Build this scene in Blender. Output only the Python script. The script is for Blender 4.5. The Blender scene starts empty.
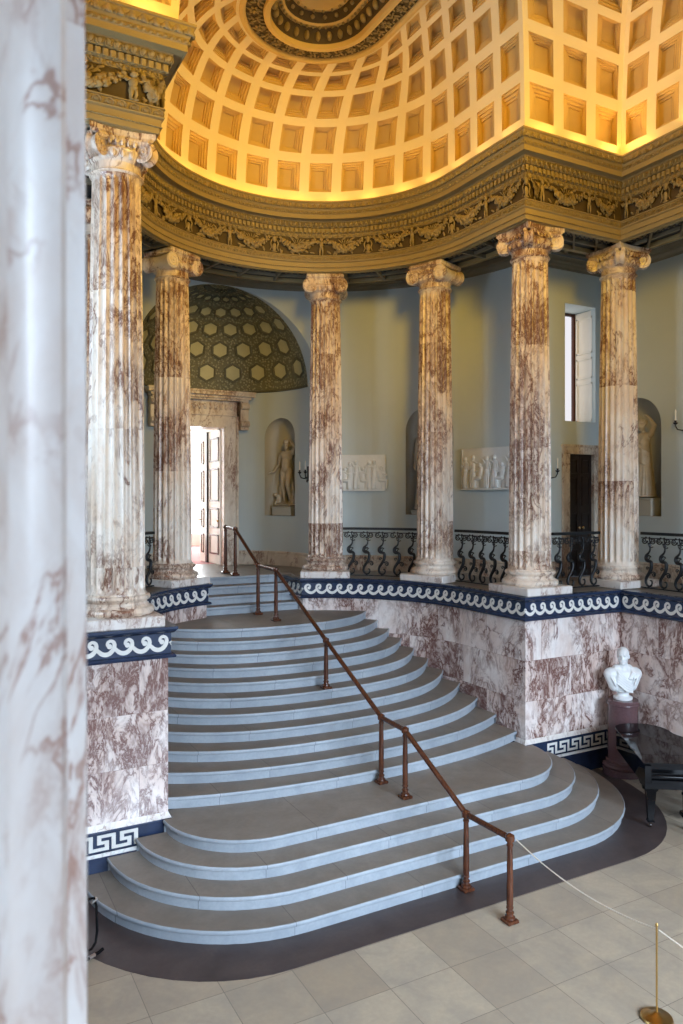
import bpy, math, random
import numpy as np
from mathutils import Vector, Matrix, Euler
random.seed(7)
PI = math.pi
sc = bpy.context.scene
COL = sc.collection

# ------------------------------------------------------------------ plan numbers (metres)
W, WR, D, YC = 2.94, 5.13, 9.44, 11.0      # apse half width, hall half width, return wall, apse centre
HP = 3.03                                   # podium height, 19 risers
RS = HP / 19
AZ = 9.174                                  # underside of the entablature
RO = 4.70                                   # curved outer wall
XW, YE = 6.93, 11.40                        # aisle outer wall, aisle end wall
CAMX, CAMZ = -5.58, 4.63
Y0 = -7.0                                   # far end of the hall, behind the viewer

# ------------------------------------------------------------------ materials
class NT:
    def __init__(s, name):
        s.m = bpy.data.materials.new(name); s.m.use_nodes = True
        s.t = s.m.node_tree; s.t.nodes.clear()
        s.out = s.t.nodes.new('ShaderNodeOutputMaterial')
        s.b = s.t.nodes.new('ShaderNodeBsdfPrincipled')
        s.t.links.new(s.b.outputs[0], s.out.inputs[0])
    def n(s, kind, **kw):
        nd = s.t.nodes.new(kind)
        for k, v in kw.items():
            if k.startswith('i_'):
                s.set(nd.inputs[int(k[2:])] if k[2:].isdigit() else nd.inputs[k[2:].replace('_', ' ')], v)
            else: setattr(nd, k, v)
        return nd
    def set(s, inp, v):
        if isinstance(v, bpy.types.NodeSocket): s.t.links.new(v, inp)
        else: inp.default_value = v
    def math(s, op, a, b=0.0, c=None, clamp=False):
        nd = s.t.nodes.new('ShaderNodeMath'); nd.operation = op; nd.use_clamp = clamp
        s.set(nd.inputs[0], a); s.set(nd.inputs[1], b)
        if c is not None: s.set(nd.inputs[2], c)
        return nd.outputs[0]
    def vmath(s, op, a, b):
        nd = s.t.nodes.new('ShaderNodeVectorMath'); nd.operation = op
        s.set(nd.inputs[0], a); s.set(nd.inputs[1], b); return nd.outputs[0]
    def vscale(s, a, k):
        nd = s.t.nodes.new('ShaderNodeVectorMath'); nd.operation = 'SCALE'
        s.set(nd.inputs[0], a); s.set(nd.inputs[3], k); return nd.outputs[0]
    def mix(s, f, a, b):
        nd = s.t.nodes.new('ShaderNodeMix'); nd.data_type = 'RGBA'
        s.set(nd.inputs[0], f)
        for i, v in ((6, a), (7, b)):
            s.set(nd.inputs[i], v if isinstance(v, bpy.types.NodeSocket) else (*v[:3], 1))
        return nd.outputs[2]
    def ramp(s, f, stops):
        nd = s.t.nodes.new('ShaderNodeValToRGB'); r = nd.color_ramp
        while len(r.elements) > 1: r.elements.remove(r.elements[-1])
        for i, (p, c) in enumerate(stops):
            e = r.elements[0] if i == 0 else r.elements.new(p)
            e.position = p; e.color = (c, c, c, 1) if isinstance(c, (int, float)) else (*c[:3], 1)
        s.set(nd.inputs[0], f); return nd.outputs[0]
    def noise(s, vec, scale, detail=4, rough=.55, dist=0, w=None):
        nd = s.t.nodes.new('ShaderNodeTexNoise')
        if w is not None: nd.noise_dimensions = '4D'; s.set(nd.inputs['W'], w)
        s.set(nd.inputs['Vector'], vec)
        nd.inputs['Scale'].default_value = scale; nd.inputs['Detail'].default_value = detail
        nd.inputs['Roughness'].default_value = rough; nd.inputs['Distortion'].default_value = dist
        return nd.outputs[0], nd.outputs[1]
    def pos(s): return s.n('ShaderNodeNewGeometry').outputs[0]
    def uv(s): return s.n('ShaderNodeTexCoord').outputs['UV']
    def bump(s, h, strength=.3, dist=.01):
        nd = s.n('ShaderNodeBump'); nd.inputs['Strength'].default_value = strength; nd.inputs['Distance'].default_value = dist
        s.set(nd.inputs['Height'], h); s.set(s.b.inputs['Normal'], nd.outputs[0])
    def fin(s, col=None, rough=.5, metal=0, spec=.5):
        if col is not None: s.set(s.b.inputs['Base Color'], col if isinstance(col, bpy.types.NodeSocket) else (*col[:3], 1))
        s.set(s.b.inputs['Roughness'], rough); s.set(s.b.inputs['Metallic'], metal)
        s.b.inputs['Specular IOR Level'].default_value = spec
        return s.m

def plain(name, col, rough=.5, metal=0, var=.12, scale=6, bump=0, spec=.5):
    t = NT(name); f, _ = t.noise(t.pos(), scale, 5)
    k = t.ramp(f, [(.3, 1 - var), (.7, 1 + var * .5)])
    c = t.mix(1.0, col, col)
    mm = t.n('ShaderNodeMix'); mm.data_type = 'RGBA'; mm.blend_type = 'MULTIPLY'; mm.inputs[0].default_value = 1
    t.set(mm.inputs[6], (*col, 1)); t.set(mm.inputs[7], k)
    if bump:
        g, _ = t.noise(t.pos(), scale * 8, 4); t.bump(g, bump, .004)
    return t.fin(mm.outputs[2], rough, metal, spec)

def alabaster(name, light, mid, dark, mode, scale=1.0, amount=.5, rough=.22, size=(.95, .62), fine=.10):
    t = NT(name); P = t.pos()
    if mode == 'drum':
        sx = t.n('ShaderNodeSeparateXYZ', i_0=P)
        oi = t.n('ShaderNodeObjectInfo').outputs['Random']
        k = t.math('FLOOR', t.math('ADD', t.math('DIVIDE', sx.outputs[2], 1.72), t.math('MULTIPLY', oi, 3.0)))
        wn = t.n('ShaderNodeTexWhiteNoise', noise_dimensions='1D'); t.set(wn.inputs['W'], k)
        w = t.math('MULTIPLY', wn.outputs[0], 17.0); joint = None
        am = t.math('MULTIPLY', t.math('SUBTRACT', wn.outputs[0], .5), .065)
    elif mode == 'block':
        br = t.n('ShaderNodeTexBrick'); t.set(br.inputs['Vector'], t.uv())
        br.inputs['Color1'].default_value = (0, 0, 0, 1); br.inputs['Color2'].default_value = (1, 1, 1, 1)
        br.inputs['Mortar'].default_value = (.5, .5, .5, 1)
        br.inputs['Scale'].default_value = 1; br.inputs['Mortar Size'].default_value = .0022
        br.inputs['Brick Width'].default_value = size[0]; br.inputs['Row Height'].default_value = size[1]
        joint = br.outputs['Fac']
        w = t.math('MULTIPLY', br.outputs['Color'], 13.0)
        am = t.math('MULTIPLY', t.math('SUBTRACT', br.outputs['Color'], .5), .045)
    else: w = 1.3; joint = None; am = 0.0
    mp_ = t.n('ShaderNodeMapping'); mp_.inputs['Rotation'].default_value = (.5, .75, .3); mp_.inputs['Scale'].default_value = (1.45 * scale, 1.0 * scale, .62 * scale); t.set(mp_.inputs['Vector'], P); P2 = mp_.outputs[0]
    _, wc = t.noise(P2, 1.5, 3, .5, 0, w)
    warp = t.vmath('ADD', P2, t.vscale(t.vmath('SUBTRACT', wc, (.5, .5, .5)), .5))
    a, _ = t.noise(warp, 1.35, 5, .62, .4, w)
    a = t.math('ADD', a, am)
    lo = .60 - .16 * amount
    mask = t.ramp(a, [(lo - .07, 0), (lo + .05, 1)])
    core = t.ramp(a, [(lo + .05, 0), (lo + .13, 1)])
    st, _ = t.noise(t.vmath('MULTIPLY', warp, (1.0, 1.0, 1.7)), 2.1, 5, .62, .5, w)
    v1 = t.ramp(t.math('ABSOLUTE', t.math('SUBTRACT', st, .5)), [(0, 1), (.008, .8), (.022, .15), (.05, 0)])
    gate, _ = t.noise(P2, 2.3, 3, .5, 0, w)
    v1 = t.math('MULTIPLY', v1, t.ramp(gate, [(.46, 0), (.58, 1)]))
    c, _ = t.noise(warp, 6.5, 6, .70, .35, w)
    v2 = t.ramp(t.math('ABSOLUTE', t.math('SUBTRACT', c, .5)), [(0, 1), (.02, .8), (.05, .25), (.09, 0)])
    d, _ = t.noise(warp, 15, 5, .65, .6, w)
    patch = t.math('MULTIPLY', core, t.ramp(d, [(.36, .15), (.58, 1)]))
    f = t.math('MULTIPLY', v2, t.math('ADD', t.math('MULTIPLY', mask, .95), fine))
    f = t.math('MAXIMUM', f, t.math('MULTIPLY', v1, .9))
    f = t.math('MAXIMUM', f, t.math('MULTIPLY', patch, .97), None)
    tint, _ = t.noise(warp, 3.0, 5, .6, .5, w)
    base = t.mix(t.math('MULTIPLY', t.ramp(tint, [(.42, 0), (.68, 1)]), .65), light, mid)
    base = t.mix(t.math('MULTIPLY', mask, .45), base, mid)
    col = t.mix(t.math('MULTIPLY', f, .95, None, True), base, dark)
    if joint is not None: col = t.mix(t.math('MULTIPLY', joint, .6), col, dark)
    return t.fin(col, rough, 0, .45)

M = {}
M['column'] = alabaster('alabaster_column', (.82, .75, .66), (.68, .49, .33), (.145, .046, .020), 'drum', .72, .58, .30)
M['podium'] = alabaster('alabaster_slabs', (.80, .74, .71), (.55, .38, .31), (.12, .040, .030), 'block', .72, .70, .25, (1.32, .66))
M['podium_pale'] = alabaster('alabaster_plinth', (.74, .70, .66), (.64, .55, .49), (.30, .18, .13), 'plain', 1.0, .1, .3, fine=.02)
M['casing'] = alabaster('alabaster_casing', (.66, .58, .47), (.48, .36, .25), (.18, .08, .05), 'plain', 1.2, .4, .3)
M['white_marble'] = alabaster('white_marble', (.72, .72, .71), (.66, .66, .66), (.5, .48, .47), 'plain', .9, .0, .4, fine=0.0)
M['navy'] = plain('navy_marble', (.020, .034, .075), .22, 0, .3, 5)
M['inlay'] = plain('inlay_marble', (.72, .71, .67), .35, 0, .08, 9)
M['plaster'] = plain('wall_plaster', (.525, .60, .61), .75, 0, .04, .8)
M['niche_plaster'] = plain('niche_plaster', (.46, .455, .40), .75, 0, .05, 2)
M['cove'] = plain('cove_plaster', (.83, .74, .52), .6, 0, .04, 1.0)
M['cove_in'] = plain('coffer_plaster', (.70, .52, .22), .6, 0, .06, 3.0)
M['entab'] = plain('entablature_plaster', (.34, .26, .12), .55, 0, .08, 3)
M['orn'] = plain('ornament_plaster', (.34, .26, .12), .5, 0, .25, 14)
M['shade_field'] = plain('frieze_field_shaded', (.085, .058, .024), .65, 0, .2, 10)  # ground behind the ornament darkened: crevice shade put into the colour
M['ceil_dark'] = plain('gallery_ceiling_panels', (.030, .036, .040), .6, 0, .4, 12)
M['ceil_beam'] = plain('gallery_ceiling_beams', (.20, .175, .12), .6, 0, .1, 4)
M['iron'] = plain('wrought_iron', (.022, .024, .027), .38, .5, .3, 20)
M['statue'] = plain('statue_marble', (.47, .42, .33), .5, 0, .14, 7)
M['bust'] = plain('bust_marble', (.78, .80, .80), .45, 0, .05, 9)
M['relief'] = plain('relief_plaster', (.76, .77, .74), .6, 0, .05, 9)
M['porphyry'] = plain('porphyry', (.125, .068, .072), .10, 0, .25, 60)
M['black'] = plain('piano_lacquer', (.005, .005, .006), .045, 0, .1, 3, 0, .16)
M['brass'] = plain('brass', (.55, .36, .13), .28, 1, .1, 10)
M['rope'] = plain('rope_cord', (.66, .60, .50), .8, 0, .1, 60)
M['candle'] = plain('candle_wax', (.80, .77, .68), .5, 0, .03, 10)
M['white_paint_and_door_glare'] = plain('white_paint_and_door_glare', (.74, .72, .66), .45, 0, .04, 3)
M['dark_wood'] = plain('ebonised_wood', (.022, .013, .010), .3, 0, .3, 8)
M['carpet'] = plain('red_carpet', (.42, .16, .16), .9, 0, .12, 30)
M['light_band'] = plain('pale_border_stone', (.50, .48, .44), .4, 0, .08, 5)
M['silver'] = plain('silvered_metal', (.7, .7, .72), .3, 1, .05, 10)
M['tan_cloth'] = plain('tan_leather', (.42, .24, .11), .6, 0, .1, 10)
M['door_knob'] = plain('door_knob_brass', (.75, .62, .42), .25, 1, .05, 10)

def mk_wood():
    t = NT('mahogany'); P = t.pos()
    st = t.vmath('MULTIPLY', P, (9, 9, 1.2)); f, _ = t.noise(st, 4, 5, .6, .8)
    c = t.mix(t.ramp(f, [(.35, 0), (.65, 1)]), (.050, .015, .008), (.120, .040, .018))
    return t.fin(c, .22, 0, .5)
M['mahogany'] = mk_wood()

def mk_floor():
    t = NT('stone_floor'); P = t.pos()
    br = t.n('ShaderNodeTexBrick'); t.set(br.inputs['Vector'], t.vmath('ADD', P, (.35 + 7, -.49 + 14, 0)))
    br.offset = 0; br.squash = 1
    br.inputs['Color1'].default_value = (.37, .30, .215, 1); br.inputs['Color2'].default_value = (.475, .40, .295, 1)
    br.inputs['Mortar'].default_value = (.15, .125, .095, 1); br.inputs['Scale'].default_value = 1
    br.inputs['Mortar Size'].default_value = .0035; br.inputs['Brick Width'].default_value = .7; br.inputs['Row Height'].default_value = .7
    f, _ = t.noise(P, 2.2, 6, .6, .6); g, _ = t.noise(P, 18, 4, .6)
    c = t.mix(t.ramp(f, [(.35, 0), (.7, .55)]), br.outputs[0], (.26, .235, .20))
    c = t.mix(t.ramp(g, [(.4, .16), (.65, 0)]), c, (.24, .20, .17))
    r = t.ramp(f, [(.3, .34), (.7, .52)])
    return t.fin(c, r, 0, .35)
M['floor'] = mk_floor()

def mk_stone(name, c1, c2, sc_=2.5, rough=.5, joint=False):
    t = NT(name); P = t.pos()
    f, _ = t.noise(P, sc_, 6, .6, .5); g, _ = t.noise(P, sc_ * 9, 4, .6)
    c = t.mix(t.ramp(f, [(.3, 0), (.7, 1)]), c1, c2)
    c = t.mix(t.ramp(g, [(.35, .2), (.6, 0)]), c, tuple(x * .72 for x in c1))
    if joint:
        sx = t.n('ShaderNodeSeparateXYZ', i_0=P); k = t.math('FLOOR', t.math('DIVIDE', t.math('SUBTRACT', sx.outputs[2], .004), RS))
        fr = t.math('FRACT', t.math('DIVIDE', t.math('ADD', t.math('ADD', sx.outputs[0], 20.0), t.math('MULTIPLY', k, .83)), 1.62))
        ln = t.math('LESS_THAN', fr, .0045)
        wn = t.n('ShaderNodeTexWhiteNoise', noise_dimensions='2D'); cb = t.n('ShaderNodeCombineXYZ')
        t.set(cb.inputs[0], t.math('FLOOR', t.math('DIVIDE', t.math('ADD', t.math('ADD', sx.outputs[0], 20.0), t.math('MULTIPLY', k, .83)), 1.62))); t.set(cb.inputs[1], k); t.set(wn.inputs[0], cb.outputs[0])
        c = t.mix(t.math('MULTIPLY', wn.outputs[0], .34), c, tuple(x * .62 for x in c1))
        c = t.mix(t.math('MULTIPLY', ln, .7), c, tuple(x * .35 for x in c1))
    return t.fin(c, rough, 0, .35)
M['tread'] = mk_stone('worn_step_stone', (.200, .170, .140), (.275, .238, .200), joint=True)
M['riser'] = mk_stone('riser_stone_daylit', (.29, .33, .37), (.40, .44, .48), 3, .45, joint=True)  # same stone as the treads, coloured paler and bluer for window daylight
M['border'] = mk_stone('dark_floor_border', (.048, .036, .036), (.085, .064, .060), 2.5, .38)

def mk_dome():
    t = NT('alcove_dome_field'); P = t.pos()
    v = t.n('ShaderNodeTexVoronoi', feature='F1'); t.set(v.inputs['Vector'], P); v.inputs['Scale'].default_value = 17
    f = t.ramp(v.outputs['Distance'], [(.25, 1), (.5, 0)])
    c = t.mix(f, (.17, .165, .10), (.34, .325, .20))
    t.bump(f, .6, .02)
    return t.fin(c, .65, 0, .3)
M['dome'] = mk_dome()
M['dome_panel'] = plain('alcove_dome_panel', (.50, .47, .25), .6, 0, .06, 5)
M['dome_frame'] = plain('alcove_dome_frame', (.13, .125, .075), .6, 0, .2, 20)

def emit(name, col, k):
    t = NT(name); e = t.n('ShaderNodeEmission'); e.inputs[0].default_value = (*col, 1); e.inputs[1].default_value = k
    t.t.links.new(e.outputs[0], t.out.inputs[0]); return t.m
M['day_glass'] = emit('daylit_window_pane', (.90, .95, 1.0), 2.6)
M['day_glass_dim'] = emit('daylit_aisle_pane', (.92, .90, .95), .9)

# ------------------------------------------------------------------ mesh builder
class MB:
    def __init__(s): s.v, s.f, s.mi, s.uv, s.n = [], [], [], [], 0
    def add(s, v, f, mi=0, uv=None):
        v = np.asarray(v, float).reshape(-1, 3)
        b = s.n; s.v.append(v); s.n += len(v)
        s.uv.append(np.zeros((len(v), 2)) if uv is None else np.asarray(uv, float))
        s.f.extend([tuple(b + i for i in q) for q in f])
        if isinstance(mi, int): s.mi.extend([mi] * len(f))
        else: s.mi.extend(mi)
    def build(s, name, mats, parent=None, angle=35, loc=None, rotz=0):
        me = bpy.data.meshes.new(name)
        V = np.concatenate(s.v) if s.v else np.zeros((0, 3))
        me.from_pydata(V.tolist(), [], s.f)
        if not isinstance(mats, (list, tuple)): mats = [mats]
        for m in mats: me.materials.append(m)
        me.polygons.foreach_set('material_index', s.mi)
        uvl = me.uv_layers.new(name='UVMap')
        idx = np.zeros(len(me.loops), dtype=np.int32); me.loops.foreach_get('vertex_index', idx)
        UV = np.concatenate(s.uv) if s.uv else np.zeros((0, 2))
        uvl.data.foreach_set('uv', UV[idx].ravel())
        me.polygons.foreach_set('use_smooth', [True] * len(me.polygons))
        me.update()
        if angle is not None: me.set_sharp_from_angle(angle=math.radians(angle))
        o = bpy.data.objects.new(name, me); COL.objects.link(o)
        if parent is not None: o.parent = parent
        if loc is not None: o.location = loc
        o.rotation_euler.z = rotz
        return o

BOXF = [(0, 3, 2, 1), (4, 5, 6, 7), (0, 1, 5, 4), (1, 2, 6, 5), (2, 3, 7, 6), (3, 0, 4, 7)]
def box(mb, c, sz, rot=None, mi=0, bev=0):
    x, y, z = (k / 2 for k in sz)
    v = np.array([(-x, -y, -z), (x, -y, -z), (x, y, -z), (-x, y, -z), (-x, -y, z), (x, -y, z), (x, y, z), (-x, y, z)])
    if rot is not None: v = v @ np.array(rot.to_3x3()).T
    mb.add(v + np.array(c), BOXF, mi)
def boxb(mb, lo, hi, mi=0):
    lo, hi = np.array(lo, float), np.array(hi, float); box(mb, (lo + hi) / 2, hi - lo, None, mi)
def rbox(mb, c, sz, b=.01, rotz=0, mi=0):
    """box with chamfered vertical and top/bottom edges"""
    x, y, z = (k / 2 for k in sz); b = min(b, x * .9, y * .9, z * .9)
    def ring(xx, yy, zz, bb): return [(-xx + bb, -yy, zz), (xx - bb, -yy, zz), (xx, -yy + bb, zz), (xx, yy - bb, zz), (xx - bb, yy, zz), (-xx + bb, yy, zz), (-xx, yy - bb, zz), (-xx, -yy + bb, zz)]
    V = np.array(ring(x - b, y - b, -z, b * .5) + ring(x, y, -z + b, b) + ring(x, y, z - b, b) + ring(x - b, y - b, z, b * .5))
    F = [tuple(range(7, -1, -1)), tuple(range(24, 32))]
    for k in range(3):
        for i in range(8): j = (i + 1) % 8; F.append((k * 8 + i, k * 8 + j, k * 8 + 8 + j, k * 8 + 8 + i))
    c_, s_ = math.cos(rotz), math.sin(rotz); R = np.array([[c_, -s_, 0], [s_, c_, 0], [0, 0, 1]])
    mb.add(V @ R.T + np.array(c), F, mi)
def lathe(mb, prof, n=24, c=(0, 0, 0), axis=None, mi=0, cap=True):
    a = np.arange(n) * 2 * PI / n; V = []
    for r, z in prof: V.append(np.stack([r * np.cos(a), r * np.sin(a), np.full(n, z)], 1))
    V = np.concatenate(V); F = []
    for k in range(len(prof) - 1):
        for i in range(n): j = (i + 1) % n; F.append((k * n + i, k * n + j, (k + 1) * n + j, (k + 1) * n + i))
    if cap:
        F.append(tuple(range(n - 1, -1, -1))); F.append(tuple(range((len(prof) - 1) * n, len(prof) * n)))
    if axis is not None:
        q = Vector((0, 0, 1)).rotation_difference(Vector(axis).normalized()); V = V @ np.array(q.to_matrix()).T
    mb.add(V + np.array(c), F, mi)
def frames(pts):
    P = [Vector(p) for p in pts]; n = len(P); T = []
    for i in range(n):
        a = P[max(i - 1, 0)]; b = P[min(i + 1, n - 1)]; d = (b - a)
        T.append(d.normalized() if d.length > 1e-9 else Vector((0, 0, 1)))
    up = Vector((0, 0, 1)) if abs(T[0].z) < .9 else Vector((0, 1, 0))
    N = (up - T[0] * up.dot(T[0])).normalized(); out = []
    for i in range(n):
        N = (N - T[i] * N.dot(T[i])); N = N.normalized() if N.length > 1e-6 else T[i].orthogonal().normalized()
        out.append((P[i], N, T[i].cross(N)))
    return out
def tube(mb, pts, r, n=8, mi=0, cap=True, flat=1.0):
    R = r if isinstance(r, (list, tuple, np.ndarray)) else [r] * len(pts)
    V, F = [], []
    for (p, N, B), rr in zip(frames(pts), R):
        for k in range(n):
            a = 2 * PI * k / n; V.append(p + N * (rr * math.cos(a)) + B * (rr * flat * math.sin(a)))
    m = len(pts)
    for i in range(m - 1):
        for k in range(n): j = (k + 1) % n; F.append((i * n + k, i * n + j, (i + 1) * n + j, (i + 1) * n + k))
    if cap: F.append(tuple(range(n - 1, -1, -1))); F.append(tuple(range((m - 1) * n, m * n)))
    mb.add([tuple(v) for v in V], F, mi)
_E = {}
def ell_t(nu, nv):
    if (nu, nv) not in _E:
        V = [(0, 0, -1)]
        for j in range(1, nv):
            t = -PI / 2 + PI * j / nv
            for i in range(nu): a = 2 * PI * i / nu; V.append((math.cos(t) * math.cos(a), math.cos(t) * math.sin(a), math.sin(t)))
        V.append((0, 0, 1)); F = []
        for i in range(nu): F.append((0, 1 + (i + 1) % nu, 1 + i))
        for j in range(nv - 2):
            for i in range(nu): k = (i + 1) % nu; b = 1 + j * nu; F.append((b + i, b + k, b + nu + k, b + nu + i))
        b = 1 + (nv - 2) * nu; L = len(V) - 1
        for i in range(nu): F.append((b + i, b + (i + 1) % nu, L))
        _E[(nu, nv)] = (np.array(V), F)
    return _E[(nu, nv)]
def ell(mb, c, r, rot=None, nu=10, nv=7, mi=0):
    V, F = ell_t(nu, nv); V = V * np.array(r)
    if rot is not None: V = V @ np.array(Euler(rot).to_matrix()).T
    mb.add(V + np.array(c), F, mi)
def cap(mb, a, b, r0, r1, n=12, mi=0):
    """tapered capsule"""
    a, b = Vector(a), Vector(b); d = (b - a); L = d.length; t = d.normalized()
    pts, rr = [], []
    for k in range(5): q = PI / 2 * k / 4; pts.append(a - t * r0 * math.cos(q)); rr.append(max(r0 * math.sin(q), 1e-4))
    for k in range(5): q = PI / 2 * k / 4; pts.append(b + t * r1 * math.sin(q)); rr.append(max(r1 * math.cos(q), 1e-4))
    tube(mb, pts, rr, n, mi, True)

# ------------------------------------------------------------------ names, labels
def tag(o, label, cat, group=None, kind='thing'):
    o['label'] = label; o['category'] = cat; o['kind'] = kind
    if group: o['group'] = group
    return o
def S(o): o['kind'] = 'structure'; return o
def empty(name, loc, label, cat, rotz=0, group=None):
    o = bpy.data.objects.new(name, None); COL.objects.link(o)
    o.location = loc; o.rotation_euler.z = rotz; o.empty_display_size = .1
    return tag(o, label, cat, group)

# ------------------------------------------------------------------ plan runs (offset = towards the free side, right hand of travel)
class Run:
    def __init__(s, pts):
        P = np.array(pts, float); s.P = P; n = len(P)
        d = P[1:] - P[:-1]; L = np.linalg.norm(d, axis=1); t = d / L[:, None]
        nn = np.stack([t[:, 1], -t[:, 0]], 1); m = np.zeros_like(P)
        m[0] = nn[0]; m[-1] = nn[-1]
        for i in range(1, n - 1): m[i] = (nn[i - 1] + nn[i]) / (1 + nn[i - 1].dot(nn[i]))
        s.m = m; s.s = np.concatenate([[0], np.cumsum(L)]); s.L = s.s[-1]
    def at(s, ss, off):
        ss = np.clip(np.asarray(ss, float), 0, s.L - 1e-9); i = np.clip(np.searchsorted(s.s, ss, 'right') - 1, 0, len(s.P) - 2)
        t = ((ss - s.s[i]) / (s.s[i + 1] - s.s[i]))[..., None]; off = np.asarray(off, float)[..., None]
        return (s.P[i] + off * s.m[i]) * (1 - t) + (s.P[i + 1] + off * s.m[i + 1]) * t
    def put(s, mb, s0, z0, V, F, mi=0):
        """V in (along, out, up)"""
        V = np.asarray(V, float); q = s.at(s0 + V[:, 0], V[:, 1])
        mb.add(np.column_stack([q, z0 + V[:, 2]]), F, mi)
    def sweep(s, mb, prof, mi=0, s0=None, s1=None, ends=True, closed=False):
        ss = s.s.copy()
        if s0 is not None: ss = np.concatenate([[s0], ss[(ss > s0 + 1e-6) & (ss < s1 - 1e-6)], [s1]])
        k = len(prof); pv = [0]
        for a, b in zip(prof[:-1], prof[1:]): pv.append(pv[-1] + math.hypot(a[0] - b[0], a[1] - b[1]))
        V, UV, F, MI = [], [], [], []
        for (o, z), v in zip(prof, pv):
            q = s.at(ss, np.full(len(ss), o)); V.append(np.column_stack([q, np.full(len(ss), z)])); UV.append(np.column_stack([ss, np.full(len(ss), z)]))
        n = len(ss)
        for j in range(k - 1):
            for i in range(n - 1):
                F.append((j * n + i, j * n + i + 1, (j + 1) * n + i + 1, (j + 1) * n + i)); MI.append(mi if isinstance(mi, int) else mi[j])
        if ends:
            F.append(tuple(j * n for j in range(k))); MI.append(mi if isinstance(mi, int) else mi[0])
            F.append(tuple(j * n + n - 1 for j in range(k - 1, -1, -1))); MI.append(mi if isinstance(mi, int) else mi[0])
        mb.add(np.concatenate(V), F, MI, np.concatenate(UV))

def arc(cx, cy, r, a0, a1, n):
    return [(cx + r * math.cos(math.radians(a0 + (a1 - a0) * k / n)), cy + r * math.sin(math.radians(a0 + (a1 - a0) * k / n))) for k in range(n + 1)]
XS = 1.00                                            # half width of the stair opening between the podium ends
a_st = math.degrees(math.acos(XS / W))
right_pts = [(XS, 14.86)] + arc(0, YC, W, a_st, 0, 30) + [(W, D), (WR, D), (WR, Y0)]
WRL = 5.34
left_pts = [((-x if x < WR else -WRL), y) for x, y in right_pts][::-1]
RUN_R, RUN_L = Run(right_pts), Run(left_pts)
LX = 1.037
x_al = 2.06
def lx(x): return x * LX if x < 0 else x
ent_pts = [(-WR, Y0), (-WR, D), (-W, D)] + arc(0, YC, W, 180, 0, 60) + [(W, D), (WR, D), (WR, Y0)]
ent_pts = [((lx(x) if abs(x) < WR else x), y) for x, y in ent_pts]
RUN_E = Run(ent_pts)
a_o = math.degrees(math.acos(x_al / RO))
AE = math.asin((YE - YC) / RO); RX = RO * math.cos(AE); aed = math.degrees(AE)
wall_pts = [(-XW, Y0), (-XW, YE)] + arc(0, YC, RO, 180 - aed, aed, 72) + [(XW, YE), (XW, Y0)]
RUN_W = Run(wall_pts)

# ------------------------------------------------------------------ floor
mb = MB(); boxb(mb, (-7.2, Y0 - .2, -.1), (7.2, 12, 0)); S(mb.build('floor', M['floor']))
def step_front(yf, hw, rx, ry, n=14):
    """plan outline of a lower step, from its end on the return wall round the front to the other end"""
    pts = [(-hw, yf + ry)] if False else []
    for k in range(n + 1):
        a = PI + (PI / 2) * k / n; pts.append((-hw + rx + rx * math.cos(a), yf + ry + ry * math.sin(a)))
    for k in range(n + 1):
        a = 1.5 * PI + (PI / 2) * k / n; pts.append((hw - rx + rx * math.cos(a), yf + ry + ry * math.sin(a)))
    return pts
bp = step_front(6.80, 4.5, 2.1, D - 6.80 - .06)
mb = MB(); V = [(x, y, .004) for x, y in bp]; n = len(V)
mb.add(V + [(x, y, -.02) for x, y in bp], [tuple(range(n))] + [(i, (i + 1) % n, n + (i + 1) % n, n + i)[::-1] for i in range(n)])
S(mb.build('floor_border', M['border']))

# gallery floor (top of the podium), and the same plan for its ceiling
def gallery_plate(mb, z0, z1, inner, cut, mi=0):
    ri = inner
    def quad(p): 
        V = [(x, y, z1) for x, y in p] + [(x, y, z0) for x, y in p]; k = len(p)
        mb.add(V, [tuple(range(k)), tuple(range(2 * k - 1, k - 1, -1))] + [(i, k + i, k + (i + 1) % k, (i + 1) % k) for i in range(k)], mi)
    N = 60
    for k in range(N):
        a0, a1 = PI * k / N, PI * (k + 1) / N; p = []
        def rin(a):
            if cut and abs(ri * math.cos(a)) < XS: return max(ri, 14.86 - YC) / max(math.sin(a), .3) if math.sin(a) > .3 else ri
            return ri
        if cut and min(abs(ri * math.cos(a0)), abs(ri * math.cos(a1))) < XS < max(abs(ri * math.cos(a0)), abs(ri * math.cos(a1))): r0 = r1 = ri
        else: r0, r1 = rin(a0), rin(a1)
        ro = 5.15
        quad([(ro * math.cos(a0), YC + ro * math.sin(a0)), (ro * math.cos(a1), YC + ro * math.sin(a1)), (r1 * math.cos(a1), YC + r1 * math.sin(a1)), (r0 * math.cos(a0), YC + r0 * math.sin(a0))])
    d = W - ri
    for sx in (1, -1):
        for x0, x1, y0, y1 in ((W - d, 5.15, D - d, YC), (5.15, XW + .05, D - d, YE + .05), (WR - d, XW + .05, Y0, D - d)):
            if cut and sx < 0 and x0 == WR - d: x0 = WRL - d
            p = [(x0, y0), (x1, y0), (x1, y1), (x0, y1)]
            if sx < 0: p = [(-x, y) for x, y in p][::-1]
            quad(p)
mb = MB(); gallery_plate(mb, HP - .06, HP, W + .02, True)
boxb(mb, (-x_al + .01, 15.2, HP - .06), (x_al - .01, 17.75, HP + .001)); boxb(mb, (-.62, 17.75, HP - .06), (.62, 17.9, HP + .001))
S(mb.build('floor_gallery', M['tread']))

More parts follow.
